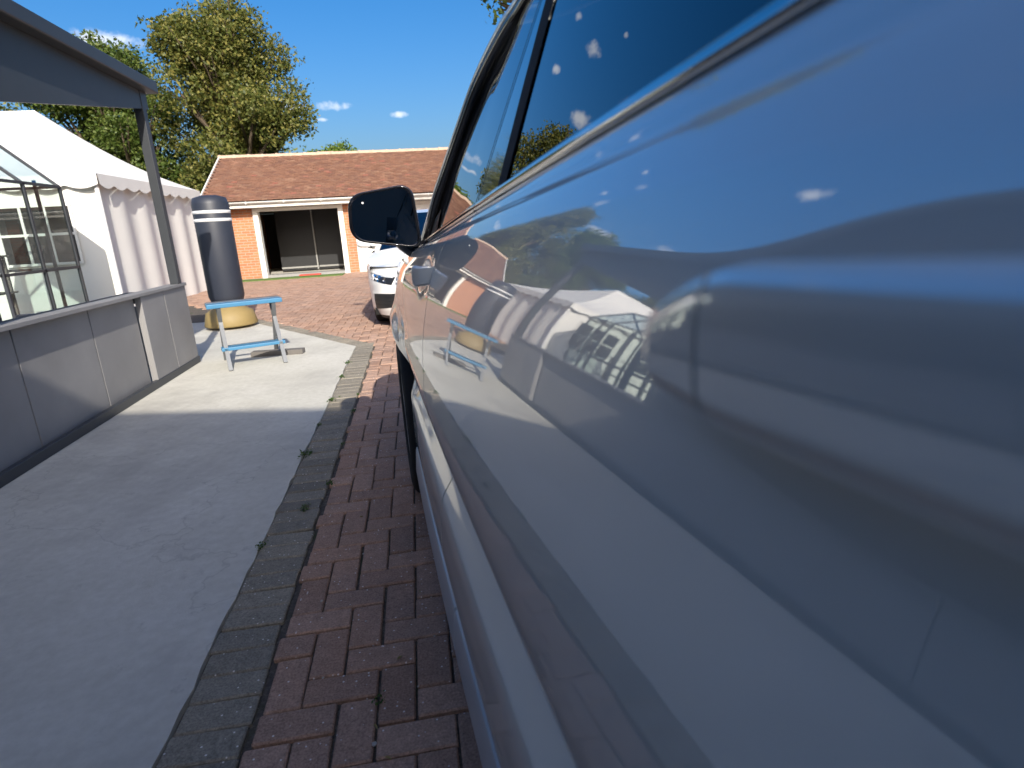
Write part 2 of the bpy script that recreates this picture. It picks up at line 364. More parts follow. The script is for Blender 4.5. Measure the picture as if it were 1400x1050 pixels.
for i, (a, b, c, d) in enumerate(red):
    w_, l_ = b-a-J, d-c-J; jx, jy, jz = jit()
    if i in nearset:
        o = bpy.data.objects.new('brick', paver_mesh('brick', w_, l_, 'brick')); COL.objects.link(o); o.parent = drive
        o.location = ((a+b)/2+jx, (c+d)/2+jy, jz); o.rotation_euler = (random.gauss(0, .004), random.gauss(0, .004), random.gauss(0, .006))
    else:
        far = (c > 9 or abs(a) > 6)
        if far:
            h_ = (w_/2, l_/2); V = [(-h_[0], -h_[1], 0), (h_[0], -h_[1], 0), (h_[0], h_[1], 0), (-h_[0], h_[1], 0)]; V += [(x, y, -.03) for x, y, z in V]
            Fc = [(0, 1, 2, 3)]+[((k+1) % 4, k, k+4, (k+1) % 4+4) for k in range(4)]
        else: V, Fc = paver_geo(w_, l_)
        n = len(FV); cx, cy = (a+b)/2+jx, (c+d)/2+jy
        FV += [(x+cx, y+cy, z+jz) for x, y, z in V]; FF += [tuple(q+n for q in f) for f in Fc]
o = mesh('brick_field', FV, FF, 'brick', drive); tag(o, kind='stuff')
# grey edging course
y = -4.2; xc_ = (XE0+XE1)/2; k = 0
while y < 6.28:
    o = bpy.data.objects.new('edging_brick', paver_mesh('edging_brick', XE1-XE0-J, .1-J*.8, 'greybrick')); COL.objects.link(o); o.parent = drive
    jx, jy, jz = jit(); o.location = (xc_+jx*2, y+.05+jy, jz+.001); o.rotation_euler = (random.gauss(0, .006), random.gauss(0, .006), random.gauss(0, .01)); y += .1
nrm = Vector((DIAG.y, -DIAG.x)); ang = math.atan2(DIAG.y, DIAG.x)
for k in range(36):
    p = Vector(CORN)+DIAG*(.02+.1*k)+nrm*.098
    o = bpy.data.objects.new('edging_brick', paver_mesh('edging_brick', .1-J*.8, XE1-XE0-J, 'greybrick')); COL.objects.link(o); o.parent = drive
    o.location = (p.x, p.y, .002+random.gauss(0, .001)); o.rotation_euler = (0, 0, ang+random.gauss(0, .01))
o = mesh('edging_brick', [(-.712, 6.27, .001), (-.525, 6.27, .001), (-.525, 6.47, .001), (-.60, 6.44, .001)], [(0, 1, 2, 3)], 'greybrick', drive)

# ------------------------------------------------------------------ the big parked car
TH = R(3.879)
BOW, BY0 = .01172, 1.954
ZN = np.array([.26, .34, .42, .50, .57, .63, .70, .78, .86, .94, 1.02, 1.08, 1.13, 1.17, 1.215])
PN = np.array([.098, .088, .0825, .0845, .0965, .1245, .1047, .0757, .0732, .0781, .0910, .1071, .1277, .1507, .1994])
def natspl(x, y):
    n = len(x); h = np.diff(x); A = np.zeros((n, n)); b = np.zeros(n); A[0, 0] = A[-1, -1] = 1
    for i in range(1, n-1):
        A[i, i-1] = h[i-1]; A[i, i] = 2*(h[i-1]+h[i]); A[i, i+1] = h[i]; b[i] = 6*((y[i+1]-y[i])/h[i]-(y[i]-y[i-1])/h[i-1])
    Mm = np.linalg.solve(A, b)
    def f(v):
        v = min(max(v, x[0]-.05), x[-1]+.05); i = int(np.clip(np.searchsorted(x, v)-1, 0, n-2)); a = x[i+1]-v; c = v-x[i]
        return (Mm[i]*a**3+Mm[i+1]*c**3)/(6*h[i])+(y[i]/h[i]-Mm[i]*h[i]/6)*a+(y[i+1]/h[i]-Mm[i+1]*h[i]/6)*c
    return f
prof = natspl(ZN, PN)
FA, RA, AZ, AR = 2.60, -.50, .375, .425      # axles, arch
XC = 1.03
belt = lambda y: 1.2075+.082*(1.2-y)
def bow(y):
    b = BOW*(y-BY0)**2
    if y > 2.9: b += .55*(y-2.9)**2
    if y < -.75: b += .45*(y+.75)**2
    return b
HND = [(1.385, 1.078), (.112, 1.142)]          # door handles: y, z
def S(y, z):
    zb = z-.055*(1.2-y)*min(max((z-.7)/.5, 0), 1)
    zc = 1.15+.055*(1.2-y)*.93
    if z > zc: zb -= (.027*(1.2-y)-.0075)*min((z-zc)/max(belt(y)-zc, .03), 1.2)
    x = prof(zb)+bow(y)
    f = min(max((1.45-y)/.5, 0), 1)
    if zb > 1.15: x += .34*(zb-1.15)*max(0, 1.215-zb)/.065
    x += .0032*f*math.exp(-((zb-1.186)/.0075)**2)      # fold under the window line
    for ya in (FA, RA):
        r_ = math.hypot(y-ya, z-AZ)
        if z > .25: x -= (.034 if ya == FA else .022)*math.exp(-((r_-AR)/.075)**2)*min(max((z-.52)/.2, 0), 1)
    for hy, hz in HND:
        x += (.016 if hy > 1 else .005)*math.exp(-(((y-hy)/.085)**2+((z-hz)/(.036 if hy > 1 else .042))**2)**1.3)
    return x
car = empty('parked_suv', (0, 0, 0), TH)
tag(car, 'large pearl grey car with glossy mirror-like doors and chrome window line on the brick strip', 'car')
def side_panel(name, ya, yb, zl, zh, ns, nt_, right=False):
    """panel between the lines ya(z), yb(z) and zl(y), zh(y) on the body side surface, with a turned-in flange"""
    ss = np.linspace(0, 1, ns); tt = np.linspace(0, 1, nt_); tt = 1-(1-tt)**1.35
    P = []
    for s in ss:
        row = []
        for t in tt:
            y = ya(.9)*(1-s)+yb(.9)*s
            for _ in range(4):
                z = zl(y)+(zh(y)-zl(y))*t; y = ya(z)*(1-s)+yb(z)*s
            x = S(y, z); row.append((2*XC-x if right else x, y, z))
        P.append(row)
    V = [p for r_ in P for p in r_]; Fc = []
    for i in range(ns-1):
        for j in range(nt_-1):
            q = (i*nt_+j, i*nt_+j+1, (i+1)*nt_+j+1, (i+1)*nt_+j); Fc.append(q if not right else q[::-1])
    loop = [i*nt_ for i in range(ns)]+[(ns-1)*nt_+j for j in range(1, nt_)]+[i*nt_+nt_-1 for i in range(ns-2, -1, -1)]+[j for j in range(nt_-2, 0, -1)]
    n = len(V); dx = -.016 if right else .016
    for i in loop: V.append(V[i])
    for i in loop: x, y, z = V[i]; V.append((x+dx, y, z))
    k = len(loop)
    for i in range(k):
        a, b = n+i, n+(i+1) % k; q = (a, b, b+k, a+k); Fc.append(q if right else q[::-1])
    return mesh(name, V, Fc, 'paint', car, True)
gapBF = lambda z: float(np.interp(z, [.38, .5, .65, .9, 1.1, 1.3], [1.315, 1.29, 1.268, 1.258, 1.225, 1.18]))
def gapR(z): return float(np.interp(z, [.3, .40, .62, .80, .95, 1.4], [.02, .02, -.06, -.16, -.20, -.22]))
gapF = lambda z: float(np.interp(z, [.3, .6, .8, 1.0, 1.3], [2.17, 2.15, 2.12, 2.08, 2.04]))
def arch(ya, y, base):
    d = abs(y-ya); return AZ+math.sqrt(max(AR*AR-d*d, 0)) if d < AR and AZ+math.sqrt(AR*AR-d*d) > base else base
for rt in (False, True):
    k = 3 if rt else 1
    G_ = .0034
    side_panel('front_door', lambda z: gapBF(z)+G_, lambda z: gapF(z)-G_, lambda y: .385, lambda y: belt(y)-.004, 50//k, 210//k, rt)
    side_panel('rear_door', lambda z: gapR(z)+G_, lambda z: gapBF(z)-G_, lambda y: .385, lambda y: belt(y)-.004, 90//k, 210//k, rt)
    side_panel('front_wing', lambda z: gapF(z)+G_, lambda z: 3.42, lambda y: arch(FA, y, .38), lambda y: belt(y)-.004-.12*max(0, y-2.6)**2, 140//k, 110//k, rt)
    side_panel('rear_wing', lambda z: -1.25, lambda z: gapR(z)-G_, lambda y: arch(RA, y, .40), lambda y: belt(y)-.004, 130//k, 70//k, rt)
    mir = (lambda x: 2*XC-x) if rt else (lambda x: x)
    # sill strips, cut on the slant below the door gap
    for (y0, y1) in ((-.02, 1.131), (1.141, 2.18)):
        ys = np.linspace(y0, y1, 40)
        def row(y): 
            b = bow(y); sl = .045
            return [(mir(.100+b), y-sl, .258), (mir(.0715+b), y-sl*.8, .278), (mir(.0795+b), y, .346), (mir(.0835+b), y+.004, .355), (mir(.094+b), y+.004, .361), (mir(.13+b), y, .361)]
        V = [p for y in ys for p in row(y)]; Fc = []
        for i in range(39):
            for j in range(5):
                q = (i*6+j, (i+1)*6+j, (i+1)*6+j+1, i*6+j+1); Fc.append(q if rt else q[::-1])
        Fc += [tuple(range(6)), tuple(range(39*6, 40*6))[::-1]]
        o = mesh('sill_trim', V, Fc, 'satin', car, True)
        o.modifiers.new('e', 'EDGE_SPLIT').split_angle = R(25)
    # chrome window line, two lengths
    for (y0, y1) in ((-.95, 1.170), (1.176, 2.22)):
        ys = np.linspace(y0, y1, 60); pr = [(.008, -.0015), (-.0015, .0005), (-.0035, .006), (-.0025, .013), (.0025, .019), (.012, .0215)]
        V = [(mir(S(y, belt(y)-.004)+a+.36*max(b, 0)), y, belt(y)+b) for y in ys for a, b in pr]; Fc = []
        for i in range(59):
            for j in range(5):
                q = (i*6+j, (i+1)*6+j, (i+1)*6+j+1, i*6+j+1); Fc.append(q if rt else q[::-1])
        mesh('window_trim', V, Fc, 'chrome', car, True)
# dark inner shell behind the gaps, underbody
mb = MB()
for rt in (False, True):
    ys = np.linspace(-.3, 2.2, 51); ts = np.linspace(0, 1, 40)
    def shl(y, t):
        z = .30+(belt(y)-.33)*t; x = max(S(y, z), S(y, z+.02), prof(z-.055*(1.2-y)*.9)+bow(y)+.012)+.022; return (2*XC-x if rt else x, y, z)
    V, Fc = grid(shl, ys, ts); mb.add(V, Fc)
mb.box((.14, -1.1, .24), (2*XC-.14, 3.3, .30)); mb.box((.40, -1.15, .30), (2*XC-.40, 3.25, .98))
mb.build('inner_shell', 'inner', car)
# greenhouse
path = [(2.30, .165, 1.10), (2.20, 0.175, 1.127), (2.12, 0.198, 1.204), (2.04, 0.220, 1.282), (1.95, 0.252, 1.370), (1.80, 0.291, 1.484), (1.67, 0.318, 1.561), (1.49, 0.343, 1.615), (1.37, 0.356, 1.632), (1.15, .362, 1.648), (.95, .370, 1.662), (.5, .380, 1.675), (0, .388, 1.675), (-.5, .392, 1.64), (-1.0, .425, 1.585)]
pa = np.array(path)[::-1]
ptz = lambda y: float(np.interp(y, pa[:, 0], pa[:, 2])); ptx = lambda y: float(np.interp(y, pa[:, 0], pa[:, 1]))
def kk(y): return float(np.interp(y, [1.45, 1.9, 2.2], [.364, .330, .27]))
def Gx(y, z): return .2015+bow(y) + kk(y)*(z-belt(y)) + .03*(z-belt(y))**2
def gpoly(name, cols, mat, off=0, rt=False, nz_=14, parent=None):
    """strip on the side-glass surface: cols = [(y_low, y_high, zlow, zhigh)]"""
    V = []; Fc = []
    for (ya, yb, za, zb) in cols:
        for t in np.linspace(0, 1, nz_):
            z = za+(zb-za)*t; y = ya+(yb-ya)*t; x = Gx(y, z)+off; V.append((2*XC-x if rt else x, y, z))
    for i in range(len(cols)-1):
        for j in range(nz_-1):
            q = (i*nz_+j, i*nz_+j+1, (i+1)*nz_+j+1, (i+1)*nz_+j); Fc.append(q if not rt else q[::-1])
    return mesh(name, V, Fc, mat, parent or car, True)
thin = lambda z: float(np.interp(z, [1.247, 1.548], [1.205, 1.105])); thk = lambda z: float(np.interp(z, [1.25, 1.51], [.948, .992]))
for rt in (False, True):
    mir = (lambda x: 2*XC-x) if rt else (lambda x: x)
    cols = []
    for y in np.linspace(1.20, 2.16, 26):
        z0 = belt(y)+.012; top = ptz(y-.004)-.004; yy = y
        if top > z0+.003: cols.append((y, y-.1*max(0, (1.25-y)/.05) if y < 1.25 else y, z0, top))
    gpoly('front_window', cols, 'glass_front', 0, rt)
    cols = [(y, y+(.04 if y > .9 else .04*max(0, y)), belt(y)+.012, ptz(y)-.035) for y in np.linspace(-.12, .955, 24)]
    gpoly('rear_window', cols, 'glass_rear', 0, rt)
    cols = [(y, y-.04, belt(y)+.012, ptz(y)-.05) for y in np.linspace(-.85, -.17, 16)]
    gpoly('quarter_window', cols, 'glass_rear', 0, rt)
    zt = 1.60
    gpoly('pillar_cover', [(thk(1.2)+.045-.01, thk(zt)+.05, 1.225, zt), (thin(1.2)+.012, thin(zt)+.012, 1.225, zt)], 'gloss_black', -.001, rt)
    gpoly('pillar_seal', [(thin(1.2)-.004, thin(zt)-.004, 1.22, zt), (thin(1.2)+.004, thin(zt)+.004, 1.22, zt)], 'inner', -.0025, rt)
    gpoly('pillar_seal', [(thk(1.2)-.004, thk(zt), 1.22, zt), (thk(1.2)+.056, thk(zt)+.074, 1.22, zt)], 'inner', -.003, rt)
    gpoly('pillar_seal', [(-.175, -.21, 1.28, 1.62), (-.115, -.15, 1.28, 1.62)], 'inner', -.003, rt)
    # window frame, roof rail
    pp = [(mir(x+.010), y-.018, z-.010) for y, x, z in path[1:]]
    def smooth_path(P, n=6):
        P = [Vector(p) for p in P]; o = []
        for i in range(len(P)-1):
            p0, p1, p2, p3 = P[max(i-1, 0)], P[i], P[i+1], P[min(i+2, len(P)-1)]
            for t in np.linspace(0, 1, n, endpoint=False):
                o.append(.5*((2*p1)+(-p0+p2)*t+(2*p0-5*p1+4*p2-p3)*t*t+(-p0+3*p1-3*p2+p3)*t**3))
        return o+[P[-1]]
    MB().tube(smooth_path(pp), .0135, 10).build('window_frame', 'gloss_black', car, True)
    MB().tube(smooth_path([(mir(x+.006), y+.004, z+.006) for y, x, z in path[1:]]), .0085, 10).build('roof_rail', 'paint', car, True)
    MB().tube(smooth_path([(mir(x-.002), y-.012, z-.002) for y, x, z in path[2:]]), .0022, 6).build('frame_bead', 'chrome', car, True)
    MB().tube(smooth_path([(mir(x+.03), y+.03, z-.002) for y, x, z in path[:8]]), .012, 10).build('front_pillar', 'gloss_black', car, True)
    # black corner trim below the mirror
    V = [(mir(Gx(y, z)-.003), y, z) for y, z in ((2.19, belt(2.19)+.014), (1.90, belt(1.9)+.014), (1.93, 1.235), (2.10, 1.20))]
    mesh('corner_trim', V, [(0, 1, 2, 3)], 'black_trim', car)
# roof, windscreen, rear screen, bonnet, bumpers, tailgate
V, Fc = grid(lambda y, u: ((1-u)*(ptx(y)+.01)+u*(2*XC-ptx(y)-.01), y, ptz(y)+.06*(1-(2*u-1)**2)), np.linspace(-1.0, 1.38, 20), np.linspace(0, 1, 17)); mesh('roof', V, [f[::-1] for f in Fc], 'paint', car, True)
def wsc(t, u):
    y = 1.38+(2.26-1.38)*t; x0 = ptx(y)+.03; return ((1-u)*x0+u*(2*XC-x0), y+.12*(1-(2*u-1)**2)*t, ptz(y)+(.055*(1-t)+.02)*(1-(2*u-1)**2))
V, Fc = grid(wsc, np.linspace(0, 1, 12), np.linspace(0, 1, 15)); mesh('windscreen', V, [f[::-1] for f in Fc], 'glass_front', car, True)
def bon(t, u):
    y = 2.22+(3.50-2.22)*t; zt_ = belt(y)-.004-.12*max(0, y-2.6)**2; x0 = S(min(y, 3.4), zt_)+.004; c = 1-(2*u-1)**2
    return ((1-u)*x0+u*(2*XC-x0), y+.10*c*t, zt_+.065*c**.8-.10*t**6)
V, Fc = grid(bon, np.linspace(0, 1, 24), np.linspace(0, 1, 21)); mesh('bonnet', V, [f[::-1] for f in Fc], 'paint', car, True)
def supq(z, yb, yf, ins, n=60, p=3.2):
    pts = []
    for i in range(n+1):
        a = math.pi*i/n; c, s_ = math.cos(a), math.sin(a)
        pts.append((XC-(.93-ins)*math.copysign(abs(c)**(2/p), c), yb+(yf-yb-ins)*abs(s_)**(2/p), z))
    return pts
def contour(name, levels, mat, flip=False):
    n = len(levels[0]); V = [p for l in levels for p in l]; Fc = []
    for i in range(len(levels)-1):
        for j in range(n-1):
            q = (i*n+j, i*n+j+1, (i+1)*n+j+1, (i+1)*n+j); Fc.append(q[::-1] if flip else q)
    return mesh(name, V, Fc, mat, car, True)
contour('front_bumper', [supq(z, 3.02, 3.66, i) for z, i in ((.24, .08), (.32, .02), (.50, 0), (.66, .01), (.80, .03), (.92, .09), (.985, .16))], 'paint')
contour('grille', [supq(z, 3.02, 3.665, i+.0) for z, i in ((.36, .06), (.42, .0), (.58, .0), (.62, .03))], 'grille')
contour('rear_bumper', [[(x, -.75-(y-3.02)*.95, z) for x, y, z in supq(z, 3.02, 3.66, i)] for z, i in ((.26, .06), (.34, 0), (.55, 0), (.72, .02))], 'black_trim', True)
contour('tailgate', [[(x, -.78-(y-3.02)*.85, z) for x, y, z in supq(z, 3.02, 3.66, i)] for z, i in ((.70, .0), (.9, .0), (1.1, .02), (1.28, .05))], 'paint', True)
def rsc(t, u):
    z = 1.27+.34*t; y = -1.27+.30*t; x0 = .24+.17*t; c = 1-(2*u-1)**2; return ((1-u)*x0+u*(2*XC-x0), y-.08*c, z+.02*c*t)
V, Fc = grid(rsc, np.linspace(0, 1, 8), np.linspace(0, 1, 11)); mesh('rear_screen', V, Fc, 'glass_rear', car, True)
for sx in (0, 1):
    mir = (lambda x: 2*XC-x) if sx else (lambda x: x)
    MB().box((min(mir(.20), mir(.50)), 3.36, .70), (max(mir(.20), mir(.50)), 3.56, .82)).build('headlight', 'lens', car, bevel=.03)
    MB().box((min(mir(.17), mir(.36)), -1.33, .92), (max(mir(.17), mir(.36)), -1.22, 1.12)).build('tail_light', 'red_lens', car, bevel=.03)
    # seats
    for yy in (1.15, .15):
        s_ = MB().box((min(mir(.42), mir(.92)), yy-.05, .75), (max(mir(.42), mir(.92)), yy+.45, .95)); s_.bar((mir(.67), yy, .9), (mir(.67), yy-.18, 1.42), .46, .14, (0, 1, 0)); s_.bar((mir(.67), yy-.18, 1.44), (mir(.67), yy-.21, 1.58), .24, .1, (0, 1, 0))
        s_.build('seat', 'cloth', car, bevel=.03)
MB().box((.3, 1.9, .95), (2*XC-.3, 2.2, 1.1)).build('dashboard', 'cloth', car, bevel=.04)
# wheels
def wheel(x_out, y, z, rad, wd, side, parent, rim_mat='alloy', spokes=10):
    wl = empty('wheel'); wl.parent = parent; wl.location = (x_out, y, z)
    d = side   # +1: body lies towards +x
    pr = [(rad*.66, .020*d), (rad*.72, .004*d), (rad*.86, 0), (rad*.94, .008*d), (rad*.985, .022*d), (rad, .05*d), (rad, (wd-.05)*d), (rad*.985, (wd-.022)*d), (rad*.94, (wd-.008)*d), (rad*.7, wd*d)]
    lathe('tyre', pr, 'rubber', wl, 'x', 56)
    rb = [(rad*.70, .012*d), (rad*.665, .010*d), (rad*.64, .03*d), (rad*.62, .12*d), (rad*.2, .13*d), (.01, .13*d)]
    lathe('rim', rb, rim_mat, wl, 'x', 48)
    sp = MB()
    for k in range(spokes):
        a = k/spokes*2*math.pi; sp.bar((.035*d, .05*math.cos(a), .05*math.sin(a)), (.024*d, rad*.66*math.cos(a), rad*.66*math.sin(a)), .034, .024, (1, 0, 0))
    sp.tube([(.018*d, 0, 0), (.06*d, 0, 0)], .06, 18)
    sp.build('spokes', rim_mat, wl, bevel=.003)
    return wl
for (xo, d) in ((.060, 1), (2*XC-.060, -1)):
    wheel(xo, FA, AZ-.005, .37, .255, d, car); wheel(xo+.02*d, RA, AZ-.005, .37, .255, d, car)
# wheel-arch liners
for xo, d in ((.10, 1), (2*XC-.10, -1)):
    for ya in (FA, RA):
        V, Fc = grid(lambda a, t: (xo+.30*t*d, ya+(AR+.004)*math.cos(a), AZ+(AR+.004)*math.sin(a)), np.linspace(-.15, math.pi+.15, 28), (0, .5, 1)); mesh('arch_liner', V, Fc, 'inner', car, True)
# door handles: a bowed bar standing off a dished cup
def handle(y, z, rt, tilt=.055):
    mir = (lambda x: 2*XC-x) if rt else (lambda x: x)
    rear = y < 1; hl = .118; m_ = 16
    for nm, s0, s1 in (('door_handle', -1, .56), ('handle_cap', .585, 1)):
        n = 30; V = []; Fc = []
        for i in range(n):
            s = s0+(s1-s0)*i/(n-1); yy = y+hl*s; zz = z-tilt*hl*s
            e = max(0, (abs(s)-.84)/.16); stand = (.038 if rear else .034)*max(0, 1-e**2.6)**.5
            cx = (prof(zz-.055*(1.2-yy)*.8)+bow(yy))-stand+.006; tp = max(0, (s-.45)/.55); zz -= (.007*tp*tp if rear else 0); hz = (.029*(1-.62*tp**1.6)*(1-.15*e*e) if rear else .0225*(1-.30*max(0, s)-.2*e*e)); tx = .0125 if rear else .0105
            for k in range(m_):
                a = k/m_*2*math.pi; c, sn = math.cos(a), math.sin(a)
                V.append((mir(cx+tx*math.copysign(abs(c)**.6, c)), yy, zz+hz*math.copysign(abs(sn)**.7, sn)))
        for i in range(n-1):
            for k in range(m_):
                q = (i*m_+k, i*m_+(k+1) % m_, (i+1)*m_+(k+1) % m_, (i+1)*m_+k); Fc.append(q if rt else q[::-1])
        Fc += [tuple(range(m_)), tuple((n-1)*m_+k for k in range(m_))[::-1]]
        o = mesh(nm, V, Fc, 'paint', car, True)
        o.modifiers.new('e', 'EDGE_SPLIT').split_angle = R(50)
for rt in (False, True):
    for hy, hz in HND: handle(hy, hz, rt)
# wing mirrors
def wing_mirror(rt):
    mir = (lambda x: 2*XC-x) if rt else (lambda x: x)
    root = empty('wing_mirror'); root.parent = car; root.location = (0, 0, 0)
    Y = 2.08
    corners = [(-.060, 1.299, .052), (.156, 1.330, .055), (.173, 1.113, .042), (-.066, 1.152, .056)]
    def outline(scale=1, n=10, cx=.05, cz=1.222):
        pts = []; k = len(corners)
        for i in range(k):
            p = Vector(corners[i][:2]); a = Vector(corners[i-1][:2]); b = Vector(corners[(i+1) % k][:2]); r_ = corners[i][2]
            d1 = (a-p).normalized(); d2 = (b-p).normalized()
            s0, s1 = p+d1*r_, p+d2*r_
            for t in np.linspace(0, 1, n):
                t = float(t); q = s0*(1-t)**2+p*(2*t*(1-t))+s1*(t*t); pts.append((cx+(q.x-cx)*scale, cz+(q.y-cz)*scale))
        return pts
    def loft(levels, name, mat, cap=False, parent=root):
        n = len(levels[0][1]); V = []; Fc = []
        for y, pts in levels: V += [(mir(x), y+(.10*(x-.15) if False else -.12*(x-.05)*0), z) for x, z in pts]
        for i in range(len(levels)-1):
            for j in range(n):
                q = (i*n+j, i*n+(j+1) % n, (i+1)*n+(j+1) % n, (i+1)*n+j); Fc.append(q if rt else q[::-1])
        if cap: Fc.append(tuple((len(levels)-1)*n+j for j in range(n)) if rt else tuple((len(levels)-1)*n+j for j in range(n))[::-1])
        return mesh(name, V, Fc, mat, parent, True)
    loft([(Y+.004, outline(.90)), (Y-.002, outline(.95)), (Y+.0, outline(.985)), (Y+.012, outline(1.0))], 'housing_rim', 'gloss_black')
    lev = [(Y+.012, outline(1.0)), (Y+.04, outline(1.0)), (Y+.07, outline(.95)), (Y+.10, outline(.84)), (Y+.122, outline(.64)), (Y+.134, outline(.36)), (Y+.138, outline(.05))]
    o = loft(lev, 'housing', ('paint', 'black_trim'), True)
    for p in o.data.polygons: p.material_index = 0 if p.center.z > 1.205 else 1
    # glass, tipped slightly
    g = outline(.90); n = len(g); V = [(mir(x), Y+.006, z) for x, z in g]
    gl = mesh('mirror_glass', V, [tuple(range(n)) if rt else tuple(range(n))[::-1]], 'mirror', root)
    MB().tube([(mir(-.012), Y+.004, 1.272), (mir(-.012), Y+.0052, 1.272)], .0035, 10).build('indicator_dot', 'band_white', root)
    MB().tube([(mir(.10), Y+.055, 1.165), (mir(.118), Y+.055, 1.135), (mir(.150), Y+.05, 1.108), (mir(.19), Y+.03, 1.10)], [.036, .033, .034, .042], 12, 1.0).build('mirror_arm', 'gloss_black', root, True)
for rt in (False, True): wing_mirror(rt)
#@@PART2

# ------------------------------------------------------------------ garage
GY = 18.3
gar = empty('garage', (0, GY, 0))
tag(gar, 'low brick garage with brown tiled roof, one dark open bay and a white door', 'garage')
def gbox(name, a, b, mat, parent=gar, bevel=0):
    return MB().box(a, b).build(name, mat, parent, bevel=bevel)
GL, GR_ = -5.45, 7.6
gbox('brick_pier', (GL, 0, -.05), (-4.42, .34, 1.94), 'orange_brick'); gbox('brick_pier', (-1.93, 0, -.05), (-1.66, .34, 1.94), 'orange_brick')
gbox('brick_pier', (.86, 0, -.05), (1.15, .34, 1.94), 'orange_brick'); gbox('brick_pier', (3.6, 0, -.05), (GR_, .34, 1.94), 'orange_brick')
gbox('end_wall', (GL, .34, -.05), (GL+.22, 5.0, 1.94), 'orange_brick'); gbox('end_wall', (GR_-.22, .34, -.05), (GR_, 5.0, 1.94), 'orange_brick'); gbox('back_wall', (GL+.22, 4.8, -.05), (GR_-.22, 5.0, 1.94), 'dark_wall')
gbox('floor', (GL+.22, .1, -.05), (GR_-.22, 4.8, .012), 'concrete'); gbox('ceiling', (GL+.22, .1, 1.945), (GR_-.22, 4.8, 1.965), 'dark_wall')
gbox('partition', (-1.80, .34, 0), (-1.70, 4.8, 1.945), 'dark_wall')
for a, b in ((-4.42, -4.28), (-2.07, -1.93)):
    gbox('door_post', (a, -.06, -.02), (b, .20, 1.90), 'white_wood', bevel=.006)
gbox('lintel', (-4.42, -.05, 1.86), (-1.93, .18, 1.945), 'white_wood')
gbox('fascia', (GL-.1, -.40, 1.965), (GR_+.1, -.375, 2.12), 'white_wood'); gbox('soffit', (GL-.1, -.374, 1.955), (GR_+.1, .36, 1.968), 'white_wood')
V, Fc = grid(lambda x, a: (x, -.452-.055*math.cos(a), 2.115-.055*math.sin(a)), np.linspace(GL-.12, GR_+.12, 3), np.linspace(0, math.pi, 9)); gt = mesh('gutter', V, Fc, 'white_wood', gar, True)
sm = gt.modifiers.new('s', 'SOLIDIFY'); sm.thickness = .006
for gx in np.arange(GL, GR_, 1.0): MB().box((gx, -.515, 2.05), (gx+.02, -.39, 2.125)).build('gutter_bracket', 'white_wood', gar)
# dark leaves of the open bay, set back
for a, b in ((-4.27, -3.12), (-3.10, -2.09)):
    p = gbox('door_leaf', (a, 2.0, .05), (b, 2.04, 1.93), 'dark_panel'); MB().box((b-.04, 1.97, .05), (b, 1.999, 1.93)).build('leaf_trim', 'trim_grey', p); MB().box((a, 1.97, .12), (b-.041, 1.999, .17)).build('leaf_trim', 'trim_grey', p)
gbox('threshold', (-4.28, -.02, -.01), (-2.07, .5, .07), 'trim_grey')
# white up-and-over doors with ribs
for a, b in ((-1.66, .86), (1.15, 3.6)):
    d = gbox('garage_door', (a, .12, .0), (b, .16, 1.86), 'door_white')
    k = 0
    for zz in np.arange(.12, 1.75, .30): MB().box((a+.05, .108, zz), (b-.05, .119, zz+.25)).build('door_panel', 'door_white', d, bevel=.004)
    MB().box(((a+b)/2-.07, .07, .93), ((a+b)/2+.07, .107, .96)).build('door_pull', 'black_trim', d, bevel=.006)
    gbox('lintel', (a, .02, 1.86), (b, .2, 1.945), 'white_wood')
# roof tiles, course by course
EZ, RZ, EYy, RYy = 2.14, 3.60, -.46, 2.30
sl = math.hypot(RZ-EZ, RYy-EYy); dy, dz = (RYy-EYy)/sl, (RZ-EZ)/sl
TV, TF = [], []
nc = int(sl/.10); 
for side in (1, -1):
    for c in range(nc+1):
        s0 = c*.10-.02; s1 = min(s0+.16, sl)
        x = GL-.22+(.085 if c % 2 else 0)
        while x < GR_+.2:
            jz = random.gauss(0, .003); wv = .165
            if x+wv > GR_+.24: break
            P = []
            for (xx, s, h) in ((x, s0, .036+jz), (x+wv-.006, s0, .036+jz), (x+wv-.006, s1, .008), (x, s1, .008)):
                yy = EYy+dy*s-dz*h; zz = EZ+dz*s+dy*h
                if side < 0: yy = 2*RYy-yy
                P.append((xx, yy, zz))
            Q = [(p[0], p[1]+(dz*.018)*side, p[2]-dy*.018) for p in P[:2]]
            n = len(TV); TV += P+Q; f = [(n, n+1, n+2, n+3), (n+4, n+5, n+1, n)]; TF += f if side > 0 else [q[::-1] for q in f]; x += wv
o = mesh('roof_tiles', TV, TF, 'tile', gar); tag(o, kind='stuff')
mbk = MB()
for xx in (GL-.2, GR_+.2): mbk.add([(xx, EYy+.06, EZ-.01), (xx, 2*RYy-EYy-.06, EZ-.01), (xx, RYy, RZ-.01)], [(0, 1, 2)])
mbk.add([(GL-.2, EYy+.02, EZ-.006), (GR_+.2, EYy+.02, EZ-.006), (GR_+.2, RYy, RZ-.006), (GL-.2, RYy, RZ-.006), (GR_+.2, 2*RYy-EYy-.02, EZ-.006), (GL-.2, 2*RYy-EYy-.02, EZ-.006)], [(0, 1, 2, 3), (3, 2, 4, 5)])
mbk.build('roof_deck', 'dark_wall', gar)
for xx in (GL-.24, GR_+.2):
    for sgn in (1, -1):
        y0_ = EYy if sgn > 0 else 2*RYy-EYy
        MB().bar((xx+.02, y0_, EZ-.03), (xx+.02, RYy, RZ-.03), .03, .17).build('verge_board', 'white_wood', gar)
x = GL-.25
